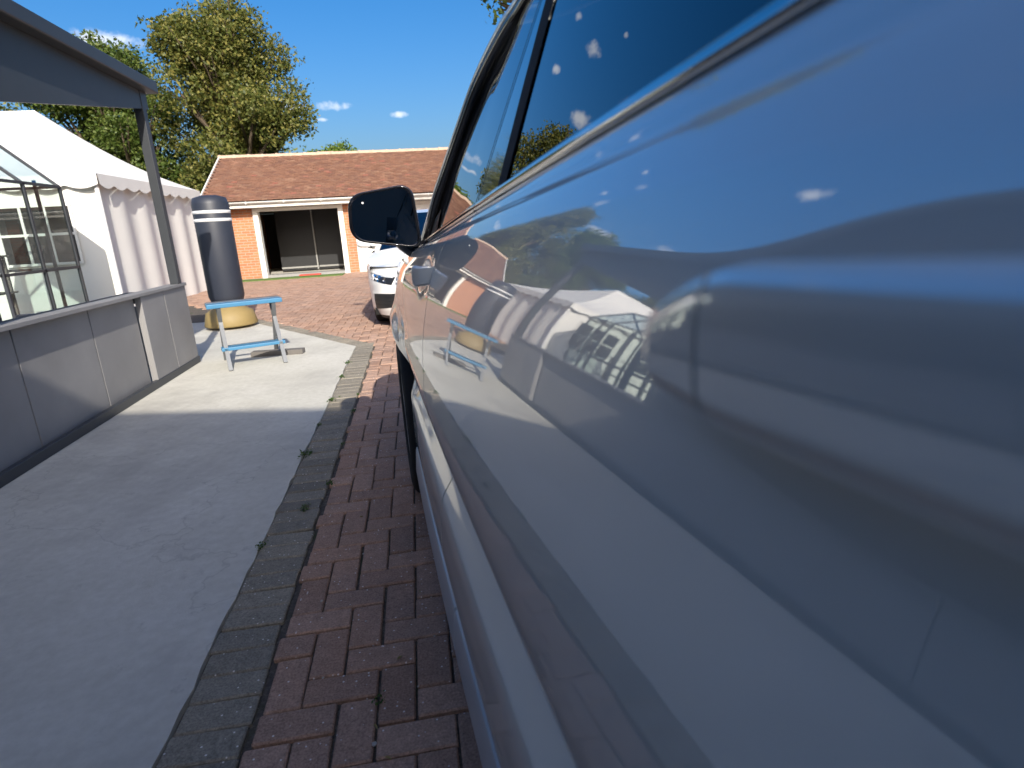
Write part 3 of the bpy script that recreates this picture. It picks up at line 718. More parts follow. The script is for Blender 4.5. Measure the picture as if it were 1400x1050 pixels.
while x < GR_+.2:
    V, Fc = grid(lambda a, t: (x+.42*t, RYy+(.125+.012*(t < .15))*math.cos(a), RZ-.035+(.10+.012*(t < .15))*math.sin(a)), np.linspace(-.15, math.pi+.15, 9), (0, .12, .16, 1))
    dzv = random.gauss(0, .006); mesh('ridge_tile', [(a, b, c+dzv) for a, b, c in V], Fc, 'ridge', gar, True); x += .425
tag(MB().box((-3.35, GY-.33, .008), (-2.75, GY-.12, .05)).build('red_mat', 'red_mat', None, bevel=.01), 'small red mat on the ground at the dark garage opening', 'mat')
o = MB().box((-5.6, GY-1.05, -.02), (-2.05, GY-.40, .022)).build('turf_strip', 'turf'); tag(o, 'narrow strip of green turf along the dark garage opening', 'turf')

# ------------------------------------------------------------------ white hatchback facing us
hat = empty('white_hatchback', (.245, 7.12, 0), R(-1.5))
tag(hat, 'white hatchback with slanting headlights parked in front of the garage', 'car')
HW = .895
def plan(a, ins, yo, p=3.0, ylen=1.0):
    c, s_ = math.cos(a), math.sin(a); return ((HW-ins)*math.copysign(abs(c)**(2/p), c), yo+ylen*(1-abs(s_)**(2/p)))
lv = [(.13, .10, .10), (.16, .05, .04), (.24, .02, .01), (.36, .012, .0), (.46, .018, .0), (.55, .010, .015), (.62, .008, .05), (.68, .012, .11), (.725, .03, .20), (.748, .05, .26)]
lz = [l[0] for l in lv]
def front_pt(a, z, off=0):
    ins = float(np.interp(z, lz, [l[1] for l in lv])); yo = float(np.interp(z, lz, [l[2] for l in lv])); x, y = plan(a, ins-off, yo-off); return (x, y, z)
A_ = np.linspace(-.36, -math.pi+.36, 61)
V, Fc = grid(lambda z, a: front_pt(a, z), np.concatenate([np.linspace(.16, .748, 32)]), A_); mesh('front_bumper', V, Fc, 'white_paint', hat, True)
V, Fc = grid(lambda z, a: front_pt(a, z, -.004), (.105, .13, .162), A_); mesh('bumper_lip', V, Fc, 'black_trim', hat, True)
def patch(name, pts, mat, off, parent=hat, nb=9):
    # quad patch given in (angle, z) corners TL,TR,BR,BL following the bumper surface
    V = []; Fc = []
    for t in np.linspace(0, 1, nb):
        for s in np.linspace(0, 1, nb):
            top = (pts[0][0]*(1-s)+pts[1][0]*s, pts[0][1]*(1-s)+pts[1][1]*s); bo = (pts[3][0]*(1-s)+pts[2][0]*s, pts[3][1]*(1-s)+pts[2][1]*s)
            a = top[0]*(1-t)+bo[0]*t; z = top[1]*(1-t)+bo[1]*t; V.append(front_pt(a, z, off))
    for i in range(nb-1):
        for j in range(nb-1): Fc.append((i*nb+j, i*nb+j+1, (i+1)*nb+j+1, (i+1)*nb+j))
    return mesh(name, V, Fc, mat, parent, True)
def ax(x):   # angle of a given x on the plan
    c = min(abs(x)/HW, 1)**(3.0/2); return -math.acos(c if x > 0 else -c)
for s in (-1, 1):
    X = lambda v: ax(s*v)
    hl = patch('headlight', [(X(.855), .685), (X(.50), .625), (X(.56), .535), (X(.83), .60)], 'black_trim', .003)
    patch('lens', [(X(.85), .68), (X(.51), .622), (X(.565), .54), (X(.825), .603)], 'lens', .012, hl)
    for vx, vz in ((.73, .618), (.63, .595)):
        x_, y_, z_ = front_pt(X(vx), vz, .004); lathe('projector', [(.001, -.012), (.018, -.010), (.026, 0), (.030, .004)], 'reflector', hl, 'z', 16).matrix_local = Matrix.Translation((x_, y_-.002, z_)) @ Matrix.Rotation(R(90), 4, 'X')
    patch('daylight_strip', [(X(.84), .676), (X(.53), .626), (X(.53), .617), (X(.84), .667)], 'band_white', .008, hl)
    it = patch('air_intake', [(X(.80), .43), (X(.49), .44), (X(.53), .27), (X(.80), .235)], 'grille', .004)
    for zz in (.29, .345, .395):
        patch('intake_slat', [(X(.79), zz+.02), (X(.52), zz+.02), (X(.52), zz), (X(.79), zz)], 'black_trim', .012, it)
    patch('intake_frame', [(X(.82), .452), (X(.47), .462), (X(.485), .436), (X(.81), .428)], 'white_paint', .010, it)
gr = patch('grille', [(ax(-.42), .60), (ax(.42), .60), (ax(.36), .44), (ax(-.36), .44)], 'grille', .004, nb=12)
for zz in (.47, .52, .57): patch('grille_bar', [(ax(-.40), zz+.01), (ax(.40), zz+.01), (ax(.40), zz-.004), (ax(-.40), zz-.004)], 'chrome', .012, gr)
patch('lower_grille', [(ax(-.40), .36), (ax(.40), .36), (ax(.44), .22), (ax(-.44), .22)], 'grille', .004)
patch('number_plate', [(ax(-.26), .42), (ax(.26), .42), (ax(.26), .31), (ax(-.26), .31)], 'band_white', .014)
# bonnet
def hzt(y): return float(np.interp(y, [.2, .45, .7, 1.0, 2.4, 4.0, 4.32], [.722, .765, .82, .885, .95, 1.0, .98]))
def hsx(y, z): return HW-.012-.05*((z-.55)/.4)**2+.012*math.exp(-((z-.72)/.03)**2)-(.10*max(0, (.75-y)/.4)**2.2)-.16*max(0, (y-3.8)/.5)**2
def hbon(t, u):
    uu = 2*u-1; x0 = min(.985, abs(uu)); y0_ = .20+1.0*(1-(1-x0**3)**(1/3))*.62
    y = y0_+(1.08-y0_)*t; ed = hsx(max(y, .45), hzt(y))+.001
    bl_ = min(1, t*2.5); z = .750*(1-bl_)+hzt(y)*bl_+.075*(1-abs(uu)**2.4)*(t**.7)+.012*(1-abs(uu)**2)*bl_-.006*(1-bl_)
    wd = ed if t > 0 else ed
    return (uu*wd, y, z)
V, Fc = grid(hbon, np.linspace(0, 1, 20), np.linspace(0, 1, 41)); mesh('bonnet', V, [f[::-1] for f in Fc], 'white_paint', hat, True)
# sides with arches
HA, HB = .86, 3.55
def hside(s):
    def zl(y):
        b = .20
        for ya in (HA, HB):
            d = abs(y-ya)
            if d < .355: b = max(b, .315+math.sqrt(.355**2-d*d))
        return b
    zt_ = hzt
    V, Fc = [], []
    ys = sorted(set(list(np.linspace(.42, 4.30, 90))+[HA-.354, HA+.354, HB-.354, HB+.354]))
    for y in ys:
        for t in np.linspace(0, 1, 20):
            z = zl(y)+(zt_(y)-zl(y))*t
            x = hsx(y, z)
            V.append((s*x, y, z))
    n = 20
    for i in range(len(ys)-1):
        for j in range(n-1): Fc.append((i*n+j, (i+1)*n+j, (i+1)*n+j+1, i*n+j+1) if s > 0 else (i*n+j+1, (i+1)*n+j+1, (i+1)*n+j, i*n+j))
    return mesh('body_side', V, Fc, 'white_paint', hat, True)
for s in (-1, 1): hside(s)
rf = [(1.08, .905, .76), (1.9, 1.36, .60), (2.4, 1.425, .57), (3.2, 1.405, .56), (3.9, 1.28, .58), (4.22, 1.0, .70)]
ra = np.array(rf)
def hroof(y, u): uu = 2*u-1; return (uu*float(np.interp(y, ra[:, 0], ra[:, 2])), y-.16*(1-uu*uu)*max(0, (1.9-y)/.82), float(np.interp(y, ra[:, 0], ra[:, 1]))+.035*(1-uu*uu))
V, Fc = grid(hroof, np.linspace(1.08, 1.9, 10), np.linspace(0, 1, 13)); mesh('windscreen', V, [f[::-1] for f in Fc], 'glass_front', hat, True)
V, Fc = grid(hroof, np.linspace(1.9, 3.9, 16), np.linspace(0, 1, 13)); mesh('roof', V, [f[::-1] for f in Fc], 'white_paint', hat, True)
V, Fc = grid(hroof, np.linspace(3.9, 4.22, 6), np.linspace(0, 1, 13)); mesh('rear_screen', V, [f[::-1] for f in Fc], 'glass_rear', hat, True)
for s in (-1, 1):
    V, Fc = grid(lambda y, t: (s*((float(np.interp(y, ra[:, 0], ra[:, 2]))-.012)*t+(.83)*(1-t)), y, .945*(1-t)+(float(np.interp(y, ra[:, 0], ra[:, 1]))-.03)*t if float(np.interp(y, ra[:, 0], ra[:, 1]))-.03 > .945 else .945), np.linspace(1.2, 4.1, 24), np.linspace(0, 1, 6)); mesh('side_window', V, Fc, 'glass_rear', hat, True)
    MB().tube([(s*.77, 1.08, .905), (s*.61, 1.9, 1.355), (s*.58, 2.4, 1.42), (s*.57, 3.2, 1.40), (s*.59, 3.9, 1.275), (s*.72, 4.2, 1.0)], .032, 10).build('roof_pillar', 'white_paint', hat, True)
    MB().bar((s*.69, 2.35, .94), (s*.575, 2.42, 1.40), .08, .02, (1, 0, 0)).build('door_pillar', 'gloss_black', hat)
    mo = MB().tube([(s*.86, 1.32, .99), (s*.90, 1.33, 1.0), (s*.98, 1.36, 1.005), (s*1.03, 1.38, 1.0), (s*1.045, 1.39, .995)], [.03, .048, .052, .04, .012], 14).build('wing_mirror', 'white_paint', hat, True)
    MB().tube([(s*.78, 1.36, .945), (s*.90, 1.35, .965)], .02, 8).build('mirror_arm', 'black_trim', mo, True)
    for ya in (HA, HB): wheel(s*.842, ya, .315, .315, .215, -s, hat)
    MB().box((min(s*.66, s*.84), 4.18, .82), (max(s*.66, s*.84), 4.30, .95)).build('tail_light', 'red_lens', hat, bevel=.02)
V, Fc = grid(lambda z, a: (lambda p: (p[0], 4.36-p[1]*.55, p[2]))(front_pt(a, z)), np.linspace(.2, .725, 12), A_); mesh('rear_bumper', V, [f[::-1] for f in Fc], 'white_paint', hat, True)
MB().box((-.7, 4.2, .70), (.7, 4.27, 1.0)).build('tailgate', 'white_paint', hat, bevel=.03)
MB().box((-.80, .35, .16), (.80, 4.2, .24)).box((-.58, .4, .24), (.58, 4.2, .70)).box((-.60, 1.15, .70), (.60, 4.1, .93)).build('underbody', 'inner', hat)
# wipers
for s in (-.25, .35): MB().bar((s-.3, 1.06, .925), (s+.25, 1.12, .955), .014, .012).build('wiper', 'black_trim', hat)

# ------------------------------------------------------------------ garden shelter on the concrete
SX, SY0, SY1 = -2.22, 1.0, 6.18
sh = empty('garden_shelter', (SX, 3.6, 0))
tag(sh, 'open garden shelter with low grey panelled front, slim dark posts and flat dark roof', 'shelter')
def sbox(name, a, b, mat, bev=.004): return MB().box((a[0]-SX, a[1]-3.6, a[2]), (b[0]-SX, b[1]-3.6, b[2])).build(name, mat, sh, bevel=bev)
ys = [6.16, 5.66, 5.22]
yy = 6.16; k = 0
for wd in (.52, .46, .70, .82, .82, .82, .80, .82, .82, .82):
    off = .0 if k < 2 else -.055
    sbox('panel', (SX-.05+off, yy-wd+.006, .012), (SX+off, yy-.003, .765), 'slate_panel'); yy -= wd; k += 1
sbox('plinth', (SX-.03, yy, .007), (SX+.008, 6.165, .07), 'anthracite')
sbox('coping', (SX-.10, yy, .766), (SX+.015, 6.17, .795), 'slate_panel')
sbox('end_panel', (SX-1.5, 6.115, .012), (SX-.055, 6.16, .60), 'slate_panel')
for px, py in ((SX-.02, 6.02), (SX-.02, 3.30), (SX-1.62, 6.02), (SX-1.62, 3.30), (SX-.02, 1.1), (SX-1.62, 1.1)):
    sbox('post', (px-.04, py-.04, .006 if px < SX-.5 else .796), (px+.035 if px > SX-.5 else px+.04, py+.04, 2.459), 'anthracite')
sbox('roof', (SX-1.75, -1.6, 2.46), (SX+.10, 6.18, 2.56), 'anthracite', .01)  # near end lengthened out of view to calm the door's reflections
for sx0 in (SX-.02, SX-1.66):   # side boards deepening towards the house
    ya_, yb_ = 6.12-3.6, -1.55-3.6; x0_, x1_ = sx0-SX-.02, sx0-SX+.03
    P = [(ya_, 2.459), (ya_, 2.33), (3.6-3.6, 1.93), (yb_, 1.90), (yb_, 2.459)]
    V = [(x, y, z) for x in (x0_, x1_) for y, z in P]
    mesh('side_board', V, [tuple(range(5)), tuple(range(5, 10))[::-1]]+[(i, i+5, (i+1) % 5+5, (i+1) % 5) for i in range(5)], 'anthracite', sh)
for k in range(4): sbox('added_panel', (SX-.03, -1.40+k*1.17, .796), (SX+.0, -1.40+k*1.17+1.155, 1.898), 'anthracite')  # unseen panels added to darken and calm the near door's reflections
for py in np.arange(-1.2, 6, .75): sbox('rafter', (SX-1.63, py-.03, 2.36), (SX-.041, py+.03, 2.459), 'anthracite')
sbox('counter', (SX-.50, yy+.02, .70), (SX-.11, 6.10, .74), 'slab_wood')

# folding workbench with a blue top
wb = empty('folding_workbench', (-1.62, 5.95, .006), R(20))
tag(wb, 'low folding workbench with bright blue top and grey trestle legs on the concrete', 'workbench')
MB().box((-.36, -.12, .56), (.30, .02, .60)).build('top_board', 'blue', wb, bevel=.006); MB().box((-.36, .04, .56), (.30, .16, .60)).build('top_board', 'grey_steel', wb, bevel=.006)
for sx in (-.26, .22):
    for a, b in ((-.30, .10), (.30, -.10)):
        MB().bar((sx, a, 0), (sx, b, .56), .035, .035, (1, 0, 0)).build('leg', 'grey_steel', wb)
    MB().bar((sx, -.2, .18), (sx, .2, .18), .03, .03).build('stretcher', 'grey_steel', wb)
MB().bar((-.26, .22, .14), (.22, .22, .14), .03, .03).build('stretcher', 'grey_steel', wb)
MB().box((-.30, -.20, .17), (.26, -.08, .20)).build('step_board', 'blue', wb, bevel=.005)
o = MB().box((-.26, -.05, 0), (.26, .05, .05)).build('timber_offcut', 'slab_wood', None, bevel=.004); o.location = (-1.47, 6.19, .006); o.rotation_euler = (0, 0, R(-6)); tag(o, 'short grey timber offcut lying flat on the sunlit concrete', 'timber')
# tall free-standing bag
pb = empty('punch_bag', (-2.56, 8.5, 0)); tag(pb, 'tall dark free-standing punch bag with two pale bands near its top', 'punch bag')
lathe('base', [(.001, .04), (.33, .04), (.34, .06), (.30, .22), (.16, .30), (.12, .34)], 'yellow', pb, n=32)
lathe('bag', [(.10, .33), (.20, .36), (.225, .44), (.225, 1.62), (.20, 1.70), (.10, 1.73), (.001, 1.735)], 'navy_vinyl', pb, n=32)
for z in (1.40, 1.50): lathe('band', [(.224, z), (.229, z+.004), (.229, z+.036), (.224, z+.04)], 'band_white', pb, n=32)

# ------------------------------------------------------------------ greenhouse
GX, GYc, gw, gl_, ge, grz = -5.45, 8.7, .65, .82, 2.0, 2.6
gh = empty('greenhouse', (GX, GYc, .0)); tag(gh, 'small dark framed glass greenhouse with pitched roof beside the white marquee', 'greenhouse')
fr = lambda p, q, nm='frame_bar': MB().bar(p, q, .035, .035).build(nm, 'anthracite', gh)
for sx in (-gw, gw):
    for sy in (-gl_, 0, gl_): fr((sx, sy, 0), (sx, sy, ge))
    fr((sx, -gl_, ge), (sx, gl_, ge)); fr((sx, -gl_, .04), (sx, gl_, .04)); fr((sx, -gl_, .9), (sx, gl_, .9))
fr((0, -gl_, grz), (0, gl_, grz), 'ridge_bar')
for sy in (-gl_, 0, gl_):
    for sx in (-gw, gw): fr((sx, sy, ge), (0, sy, grz))
for sy in (-gl_, gl_):
    fr((-gw, sy, ge), (gw, sy, ge)); fr((-gw, sy, .04), (gw, sy, .04)); fr((-.35, sy, 0), (-.35, sy, 2.1)); fr((.35, sy, 0), (.35, sy, 2.1)); fr((-gw, sy, .9), (gw, sy, .9))
def pane(P): mesh('pane', P, [(0, 1, 2, 3)] if len(P) == 4 else [(0, 1, 2)], 'pane', gh)
for sx in (-gw, gw):
    for a, b in ((-gl_, 0), (0, gl_)):
        for z0_, z1_ in ((.06, .88), (.92, ge-.02)): pane([(sx, a+.02, z0_), (sx, b-.02, z0_), (sx, b-.02, z1_), (sx, a+.02, z1_)])
        pane([(sx*.98, a+.02, ge+.012), (sx*.98, b-.02, ge+.012), (sx*.02, b-.02, grz-.01), (sx*.02, a+.02, grz-.01)])
for sy in (-gl_, gl_):
    for a, b in ((-gw, -.35), (-.35, .35), (.35, gw)):
        for z0_, z1_ in ((.06, .88), (.92, ge-.02)): pane([(a+.02, sy, z0_), (b-.02, sy, z0_), (b-.02, sy, z1_), (a+.02, sy, z1_)])
    pane([(-gw*.94, sy, ge+.02), (gw*.94, sy, ge+.02), (0, sy, grz-.03)])
st = MB(); 
for z in (.6, 1.1): st.box((-gw+.08, -gl_+.1, z), (-gw+.5, gl_-.1, z+.025))
for yv in (-gl_+.15, gl_-.15): st.box((-gw+.1, yv-.02, .0), (-gw+.14, yv+.02, 1.1)).box((-gw+.42, yv-.02, 0), (-gw+.46, yv+.02, 1.1))
st.build('staging', 'slab_wood', gh)

# ------------------------------------------------------------------ marquee
mq = empty('marquee', (-7.9, 13.3, -.05)); tag(mq, 'large white canvas marquee with barred windows standing left of the garage', 'marquee')
mw, ml, me_, mr = 2.9, 2.3, 2.35, 3.75
def msurf(x, t):  # roof halves with sag
    return (x, 0, 0)
for s in (-1, 1):
    V, Fc = grid(lambda u, t: (u*(mw*1.03*(1-t)+1.1*t), s*ml*(1-t)*1.04, me_+(mr-me_)*t-.16*math.sin(math.pi*t)-.05*abs(math.sin(u*6.1))*t*(1-t)*4), np.linspace(-1, 1, 31), np.linspace(0, 1, 13)); mesh('roof_sheet', V, Fc if s < 0 else [f[::-1] for f in Fc], 'canvas', mq, True)
    V, Fc = grid(lambda u, t: (s*(mw*1.03*(1-t)+1.1*t), u*ml*(1-t)*1.04, me_+(mr-me_)*t-.16*math.sin(math.pi*t)), np.linspace(-1, 1, 25), np.linspace(0, 1, 13)); mesh('roof_sheet', V, Fc if s > 0 else [f[::-1] for f in Fc], 'canvas', mq, True)
    V = []; Fc = []
    for i, y in enumerate(np.linspace(-ml*1.04, ml*1.04, 81)):
        V += [(s*mw*1.032, y, me_+.004), (s*mw*1.036, y, me_-.16-.06*abs(math.sin(i/80*math.pi*10)))]
        if i: Fc.append((2*i-2, 2*i, 2*i+1, 2*i-1))
    mesh('valance', V, Fc, 'canvas', mq, True)
    V = []; Fc = []   # scalloped valance
    for i, x in enumerate(np.linspace(-mw*1.03, mw*1.03, 97)):
        V += [(x, s*ml*1.045, me_+.005), (x, s*ml*1.05, me_-.16-.06*abs(math.sin(i/96*math.pi*12)))]
        if i: Fc.append((2*i-2, 2*i, 2*i+1, 2*i-1))
    mesh('valance', V, Fc, 'canvas', mq, True)
    V, Fc = grid(lambda x, z: (x, s*ml+.03*math.sin(x*7), z), np.linspace(-mw, mw, 61), np.linspace(0, me_-.01, 5)); mesh('wall_sheet', V, Fc, 'canvas', mq, True)
    for cx in (-1.9, -.0, 1.9):
        wn = MB().box((cx-.55, s*(ml+.045)-.006, 1.0), (cx+.55, s*(ml+.045)+.006, 1.9)).build('window', 'dark_panel', mq)
        for fx in (-.56, -.18, .18, .56): MB().box((cx+fx-.02, s*(ml+.055)-.008, .98), (cx+fx+.02, s*(ml+.055)+.008, 1.92)).build('window_bar', 'canvas', wn)
        for fz in (.98, 1.45, 1.90): MB().box((cx-.58, s*(ml+.06)-.008, fz-.02), (cx+.58, s*(ml+.06)+.008, fz+.02)).build('window_bar', 'canvas', wn)
for s in (-1, 1):
    V, Fc = grid(lambda y, z: (s*mw+.03*math.sin(y*7), y, z), np.linspace(-ml, ml, 41), np.linspace(0, me_-.01, 5)); mesh('wall_sheet', V, Fc, 'canvas', mq, True)
    pass
for px in (-mw, mw):
    for py in (-ml, ml): MB().tube([(px*1.005, py*1.01, 0), (px*1.005, py*1.01, me_)], .035, 8).build('pole', 'band_white', mq)

# ------------------------------------------------------------------ fence behind
fc = empty('fence', (-9, 18.9, 0)); tag(fc, 'brown timber fence panels running left from the garage end', 'fence')
for k in range(9):
    x1 = 3.3-k*1.86; MB().box((x1, -.05, -.06), (x1+.1, .05, 1.9)).build('post', 'fence', fc)
    if k < 8:
        x0 = x1-1.755
        for j in range(12): MB().box((x0+j*.1455, -.012+(j % 2)*.016, .06), (x0+j*.1455+.15, .0+(j % 2)*.016, 1.78+.03*(j % 3 == 1)*0)).build('board', 'fence', fc)
        MB().box((x0-.003, .021, 1.5), (x1, .06, 1.58)).box((x0-.003, .021, .3), (x1, .06, .38)).build('rail', 'fence', fc)

# ------------------------------------------------------------------ house behind the viewpoint (casts the shade)
HY = -4.95
hs_ = empty('house', (0, HY, 0), R(-15)); tag(hs_, 'cream rendered house with tiled roof whose shadow covers the near driveway', 'house')
def hb(name, a, b, mat, par=hs_, bev=0): return MB().box(a, b).build(name, mat, par, bevel=bev)
hb('wall', (-4.6, -8, -.06), (8.5, 0, 5.15), 'house_brick')
for cx, z0_, z1_, wd in ((-2.2, 1.0, 2.2, 1.3), (-2.2, 3.4, 4.6, 1.3), (2.6, 3.4, 4.6, 1.6), (5.8, 3.4, 4.6, 1.3), (5.8, 1.0, 2.2, 1.5)):
    wn = hb('window', (cx-wd/2, .001, z0_), (cx+wd/2, .05, z1_), 'white_wood')
    for k in (0, 1): MB().box((cx-wd/2+.06+k*(wd/2-.03), .0505, z0_+.06), (cx-wd/2+.06+k*(wd/2-.03)+wd/2-.09, .056, z1_-.06)).build('pane', 'gloss_black', wn)
    MB().box((cx-wd/2-.06, .0, z0_-.09), (cx+wd/2+.06, .12, z0_-.002)).build('sill', 'white_wood', wn)
dr = hb('door', (1.0, .001, .02), (1.95, .06, 2.1), 'gloss_black'); MB().box((1.82, .061, .98), (1.9, .11, 1.02)).build('handle', 'chrome', dr)
hb('fascia', (-4.9, .36, 5.12), (8.8, .40, 5.36), 'white_wood'); hb('soffit', (-4.9, 0.001, 5.155), (8.8, .358, 5.18), 'white_wood')
for s in (1, -1):
    ya, yb = (.44, -4) if s > 0 else (-8.44, -4)
    MB().bar((1.95, ya, 5.38), (1.95, yb, 8.0), 13.9, .08, (0, 0, 1)).build('roof_slope', 'tile', hs_)
MB().add([(-4.6, 0, 5.15), (-4.6, -8, 5.15), (-4.6, -4, 7.9)], [(0, 1, 2)]).add([(8.5, 0, 5.15), (8.5, -8, 5.15), (8.5, -4, 7.9)], [(2, 1, 0)]).build('gable', 'house_brick', hs_)
hb('chimney', (5.0, -4.5, 7.2), (5.8, -3.7, 9.2), 'house_brick')

# ------------------------------------------------------------------ trees
def leaves(blobs, n, size, droop=0):
    tot_ = sum(b[1][0]*b[1][1]*b[1][2] for b in blobs); V = np.zeros((0, 3)); allP = []
    for c, rad, in blobs:
        k = max(int(n*rad[0]*rad[1]*rad[2]/tot_), 170); d = rng.normal(size=(k, 3)); d /= np.linalg.norm(d, axis=1)[:, None]
        rr = rng.uniform(.25, 1, k)**.45; rr *= 1+.16*np.sin(d[:, 0]*5+c[0]*3)*np.cos(d[:, 2]*6+c[1])+rng.normal(0, .05, k)
        allP.append(np.array(c)+d*rr[:, None]*np.array(rad))
    P = np.concatenate(allP)
    cl = rng.integers(0, len(P), len(P)//9); P2 = P[cl]*.97+P[cl].mean(0)*.03
    P = np.concatenate([P[:len(P)//3], np.repeat(P2, 7, 0)+rng.uniform(-size*1.5, size*1.5, (len(P2)*7, 3))])
    k = len(P); a = rng.normal(size=(k, 3)); a[:, 2] -= droop; a /= np.linalg.norm(a, axis=1)[:, None]
    b = np.cross(a, rng.normal(size=(k, 3))); b /= np.linalg.norm(b, axis=1)[:, None]; nr = np.cross(a, b)
    s = size*rng.uniform(.6, 1.3, k)[:, None]
    v0 = P-a*s*.5; v2 = P+a*s*.5; v1 = P+b*s*.27+nr*s*.06; v3 = P-b*s*.27+nr*s*.06
    V = np.stack([v0, v1, v2, v3], 1).reshape(-1, 3); Fi = np.arange(k*4).reshape(-1, 4); return V, Fi
def fast_mesh(name, V, Fi, mat, parent):
    me = bpy.data.meshes.new(name); nf = len(Fi); me.vertices.add(len(V)); me.vertices.foreach_set('co', V.astype(np.float32).ravel())
    me.loops.add(nf*4); me.loops.foreach_set('vertex_index', Fi.astype(np.int32).ravel()); me.polygons.add(nf)
    me.polygons.foreach_set('loop_start', np.arange(0, nf*4, 4, dtype=np.int32)); me.update(calc_edges=True)
    me.materials.append(M[mat]); o = bpy.data.objects.new(name, me); COL.objects.link(o); o.parent = parent; return o
def tree(name, loc, trunk_h, blobs, n, size, mat, label, cat='tree', group=None, tr=.16, droop=0):
    t = empty(name, loc); tag(t, label, cat, group)
    b0 = blobs[0][0]; mbt = MB(); top = Vector((b0[0]*.5, b0[1]*.5, trunk_h))
    mbt.tube([(0, 0, -.1), (0, 0, .15), (b0[0]*.2, b0[1]*.2, trunk_h*.5), top], [tr*1.4, tr, tr*.85, tr*.65], 10)
    for c, rad in blobs:
        c = Vector(c); mid = top.lerp(c, .5)+Vector((random.uniform(-.2, .2), random.uniform(-.2, .2), .1)); mbt.tube([top-Vector((0, 0, .1)), mid, c], [tr*.55, tr*.35, tr*.1], 7)
        for _ in range(4):
            e = c+Vector((random.uniform(-1, 1)*rad[0], random.uniform(-1, 1)*rad[1], random.uniform(-.4, 1)*rad[2]))*.8; mbt.tube([mid, mid.lerp(e, .6)+Vector((0, 0, .1)), e], [tr*.22, tr*.12, tr*.04], 5)
    mbt.build('trunk', 'bark', t, True)
    V, Fi = leaves(blobs, n, size, droop); fast_mesh('crown', V, Fi, mat, t); return t
def rblobs(cx, cy, z0, z1, r_, k, seed):
    rd = random.Random(seed); o = [((cx, cy, (z0+z1)/2), (r_*.45, r_*.45, (z1-z0)*.36))]
    for _ in range(k):
        a = rd.uniform(0, 6.28); h = rd.uniform(0, 1); q = r_*rd.uniform(.5, .82)*math.sqrt(max(.05, 1-(2*h-.9)**2*.8)); s_ = rd.uniform(.20, .38)*r_
        o.append(((cx+q*math.cos(a), cy+q*math.sin(a), z0+s_*.6+(z1-z0-s_*1.5)*h), (s_, s_, s_*.8)))
    return o
tree('broad_tree', (-6.6, 27, -.06), 3.0, rblobs(0, 0, 2.2, 10.2, 3.5, 30, 3), 60000, .15, 'leaf_olive', 'tall olive green tree rising behind the left end of the garage roof', tr=.26)
tree('broad_tree', (-11.2, 27.5, -.06), 2.6, rblobs(0, 0, 1.8, 9.2, 3.0, 26, 5), 46000, .15, 'leaf_green', 'dark green tree standing beyond the marquee and fence', tr=.22)
tree('broad_tree', (-16.5, 25, -.06), 2.4, rblobs(0, 0, 1.5, 8.2, 3.2, 24, 8), 30000, .17, 'leaf_olive', 'round olive green tree beyond the marquee, farthest from the garage', tr=.22)
tree('leafy_shrub', (-2.75, 24.6, -.06), 2.2, [((0, 0, 3.3), (1.15, 1.0, 1.05)), ((.55, 0, 3.75), (.55, .6, .65)), ((-.7, .2, 3.5), (.7, .7, .8)), ((1.05, .1, 3.4), (.3, .3, .85)), ((.1, 0, 3.8), (.4, .4, .6)), ((-1.4, 0, 3.3), (.8, .7, .8))], 26000, .12, 'leaf_lime', 'bright lime green bushy shrub showing just above the garage ridge', 'shrub', tr=.1)
tree('ash_tree', (4.3, 9.6, -.06), 3.4, [((-1.6, -1.2, 6.2), (1.7, 1.6, 1.5)), ((-2.8, -1.9, 5.6), (1.0, .9, .55)), ((-3.2, -2.4, 5.35), (.8, .7, .35)), ((.3, .2, 6.6), (1.7, 1.7, 1.7)), ((-2.3, -.6, 4.75), (.5, .45, .55)), ((-2.86, -.8, 4.08), (.20, .25, .26)), ((-3.15, -.8, 4.26), (.2, .2, .12)), ((-2.7, -.8, 4.35), (.3, .3, .25)), ((-1.9, -.9, 4.5), (.5, .4, .5))], 26000, .10, 'leaf_green', 'tree with drooping leafy branch hanging over the roof of the big grey car', tr=.2, droop=.5)

bl = []
for yy_ in np.arange(-6, 19, 1.1): bl.append(((-13.2+random.uniform(-.2, .2), yy_, 1.35+random.uniform(-.1, .15)), (.75, .85, 1.3+random.uniform(-.1, .2))))
hg = empty('hedge', (0, 0, -.06)); tag(hg, 'dense dark green hedge added beyond the shelter to screen the pale horizon', 'hedge')  # unseen hedge, added to cover the pale horizon in the car's reflections
V, Fi = leaves(bl, 46000, .13); fast_mesh('foliage', V, Fi, 'leaf_green', hg)
mbt = MB()
for c, r_ in bl: mbt.tube([(c[0], c[1], 0), (c[0], c[1], 1.6)], .05, 6)
mbt.build('stems', 'bark', hg)
MB().tube([(-1.80, -.45, 2.06), (-1.80, -.45, 1.98), (-1.80, -.10, 1.80), (-1.80, -.06, 1.7), (-1.80, -.06, .0)], .034, 10).build('downpipe', 'trim_grey', gar, True) if False else None
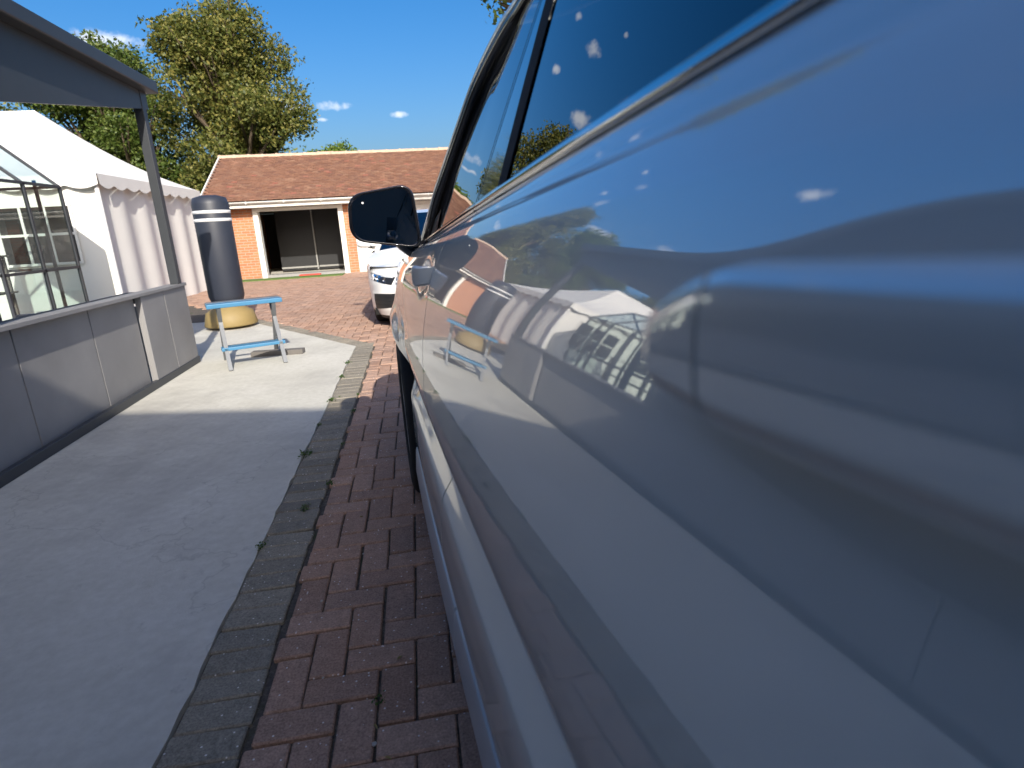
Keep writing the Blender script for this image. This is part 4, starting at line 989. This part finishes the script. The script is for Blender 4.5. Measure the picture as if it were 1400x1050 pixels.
# ------------------------------------------------------------------ small things on the paving
def weed(x, y, s, lab):
    k = 46; P = np.c_[rng.normal(0, s*.35, k), rng.normal(0, s*.55, k), np.abs(rng.normal(0, s*.22, k))+.004]
    a = rng.normal(size=(k, 3)); a[:, 2] = np.abs(a[:, 2])*.5; a /= np.linalg.norm(a, axis=1)[:, None]; b = np.cross(a, rng.normal(size=(k, 3))); b /= np.linalg.norm(b, axis=1)[:, None]
    q = s*.42*rng.uniform(.5, 1.2, k)[:, None]; V = np.stack([P-a*q*.5, P+b*q*.3, P+a*q*.5, P-b*q*.3], 1).reshape(-1, 3); V[:, 2] = np.maximum(V[:, 2], .001)
    o = fast_mesh('weed_tuft', V, np.arange(k*4).reshape(-1, 4), 'weed', None); o.location = (x, y, .0); tag(o, lab, 'weed', None); return o
for x, y, s in ((-.704, 3.18, .05), (-.70, 4.25, .045), (-.705, 4.96, .04), (-.708, 2.2, .03), (-.71, 5.5, .04), (-.706, 3.7, .025)):
    o = weed(x, y, s, 'small green weed growing where the grey edging bricks meet the concrete'); o['group'] = 'weeds along the concrete edge'
for x, y, s in ((-.512, 3.94, .03), (-.512, 2.75, .03), (-.516, 4.35, .02), (-.514, 3.3, .018)):
    o = weed(x, y, s, 'tiny green weed in the joint between grey edging and red bricks'); o['group'] = 'weeds along the edging joint'
o = weed(-.59, 2.50, .035, 'flat green weed creeping along a joint between two grey edging bricks')
o = weed(-.203, 1.30, .022, 'tiny moss tuft in a joint between the nearest dark red bricks')
def leaf(x, y, rz, s):
    V = [(0, -s, .0), (s*.35, -.3*s, .004), (s*.3, .4*s, .006), (0, s, .002), (-s*.3, .4*s, .005), (-s*.35, -.3*s, .006), (0, 0, .001)]
    o = mesh('fallen_leaf', V, [(0, 1, 6), (1, 2, 6), (2, 3, 6), (3, 4, 6), (4, 5, 6), (5, 0, 6)], 'dryleaf'); o.location = (x, y, .003); o.rotation_euler = (0, 0, rz); tag(o, 'small curled dry leaf lying on the shaded red bricks', 'leaf', 'dry leaves on the brick strip')
for x, y, rz, s in ((-.205, 1.215, .6, .010), (-.15, 1.446, 2.4, .012), (-.171, 1.118, 1.1, .010), (-.33, 2.35, 2, .008), (-.09, 1.75, .3, .007)): leaf(x, y, rz, s)
def stone(x, y, s):
    bm = bmesh.new(); bmesh.ops.create_icosphere(bm, subdivisions=1, radius=s)
    for v in bm.verts: v.co *= random.uniform(.7, 1.2); v.co.z = max(v.co.z*.6, -s*.3)
    me = bpy.data.meshes.new('pebble'); bm.to_mesh(me); bm.free(); me.materials.append(M['pebble']); o = bpy.data.objects.new('pebble', me); COL.objects.link(o); o.location = (x, y, s*.25); tag(o, 'small pale pebble lying on the shaded red bricks', 'pebble', 'pebbles on the brick strip')
for x, y, s in ((-.205, 1.168, .007), (-.415, 1.782, .0065), (-.26, 1.64, .004), (-.36, 1.42, .004), (-.30, 2.05, .0045), (-.1, 1.33, .0035), (-.23, 1.52, .003), (-.4, 2.3, .004), (-.16, 2.0, .0035), (-.05, 1.52, .004)): stone(x, y, s)
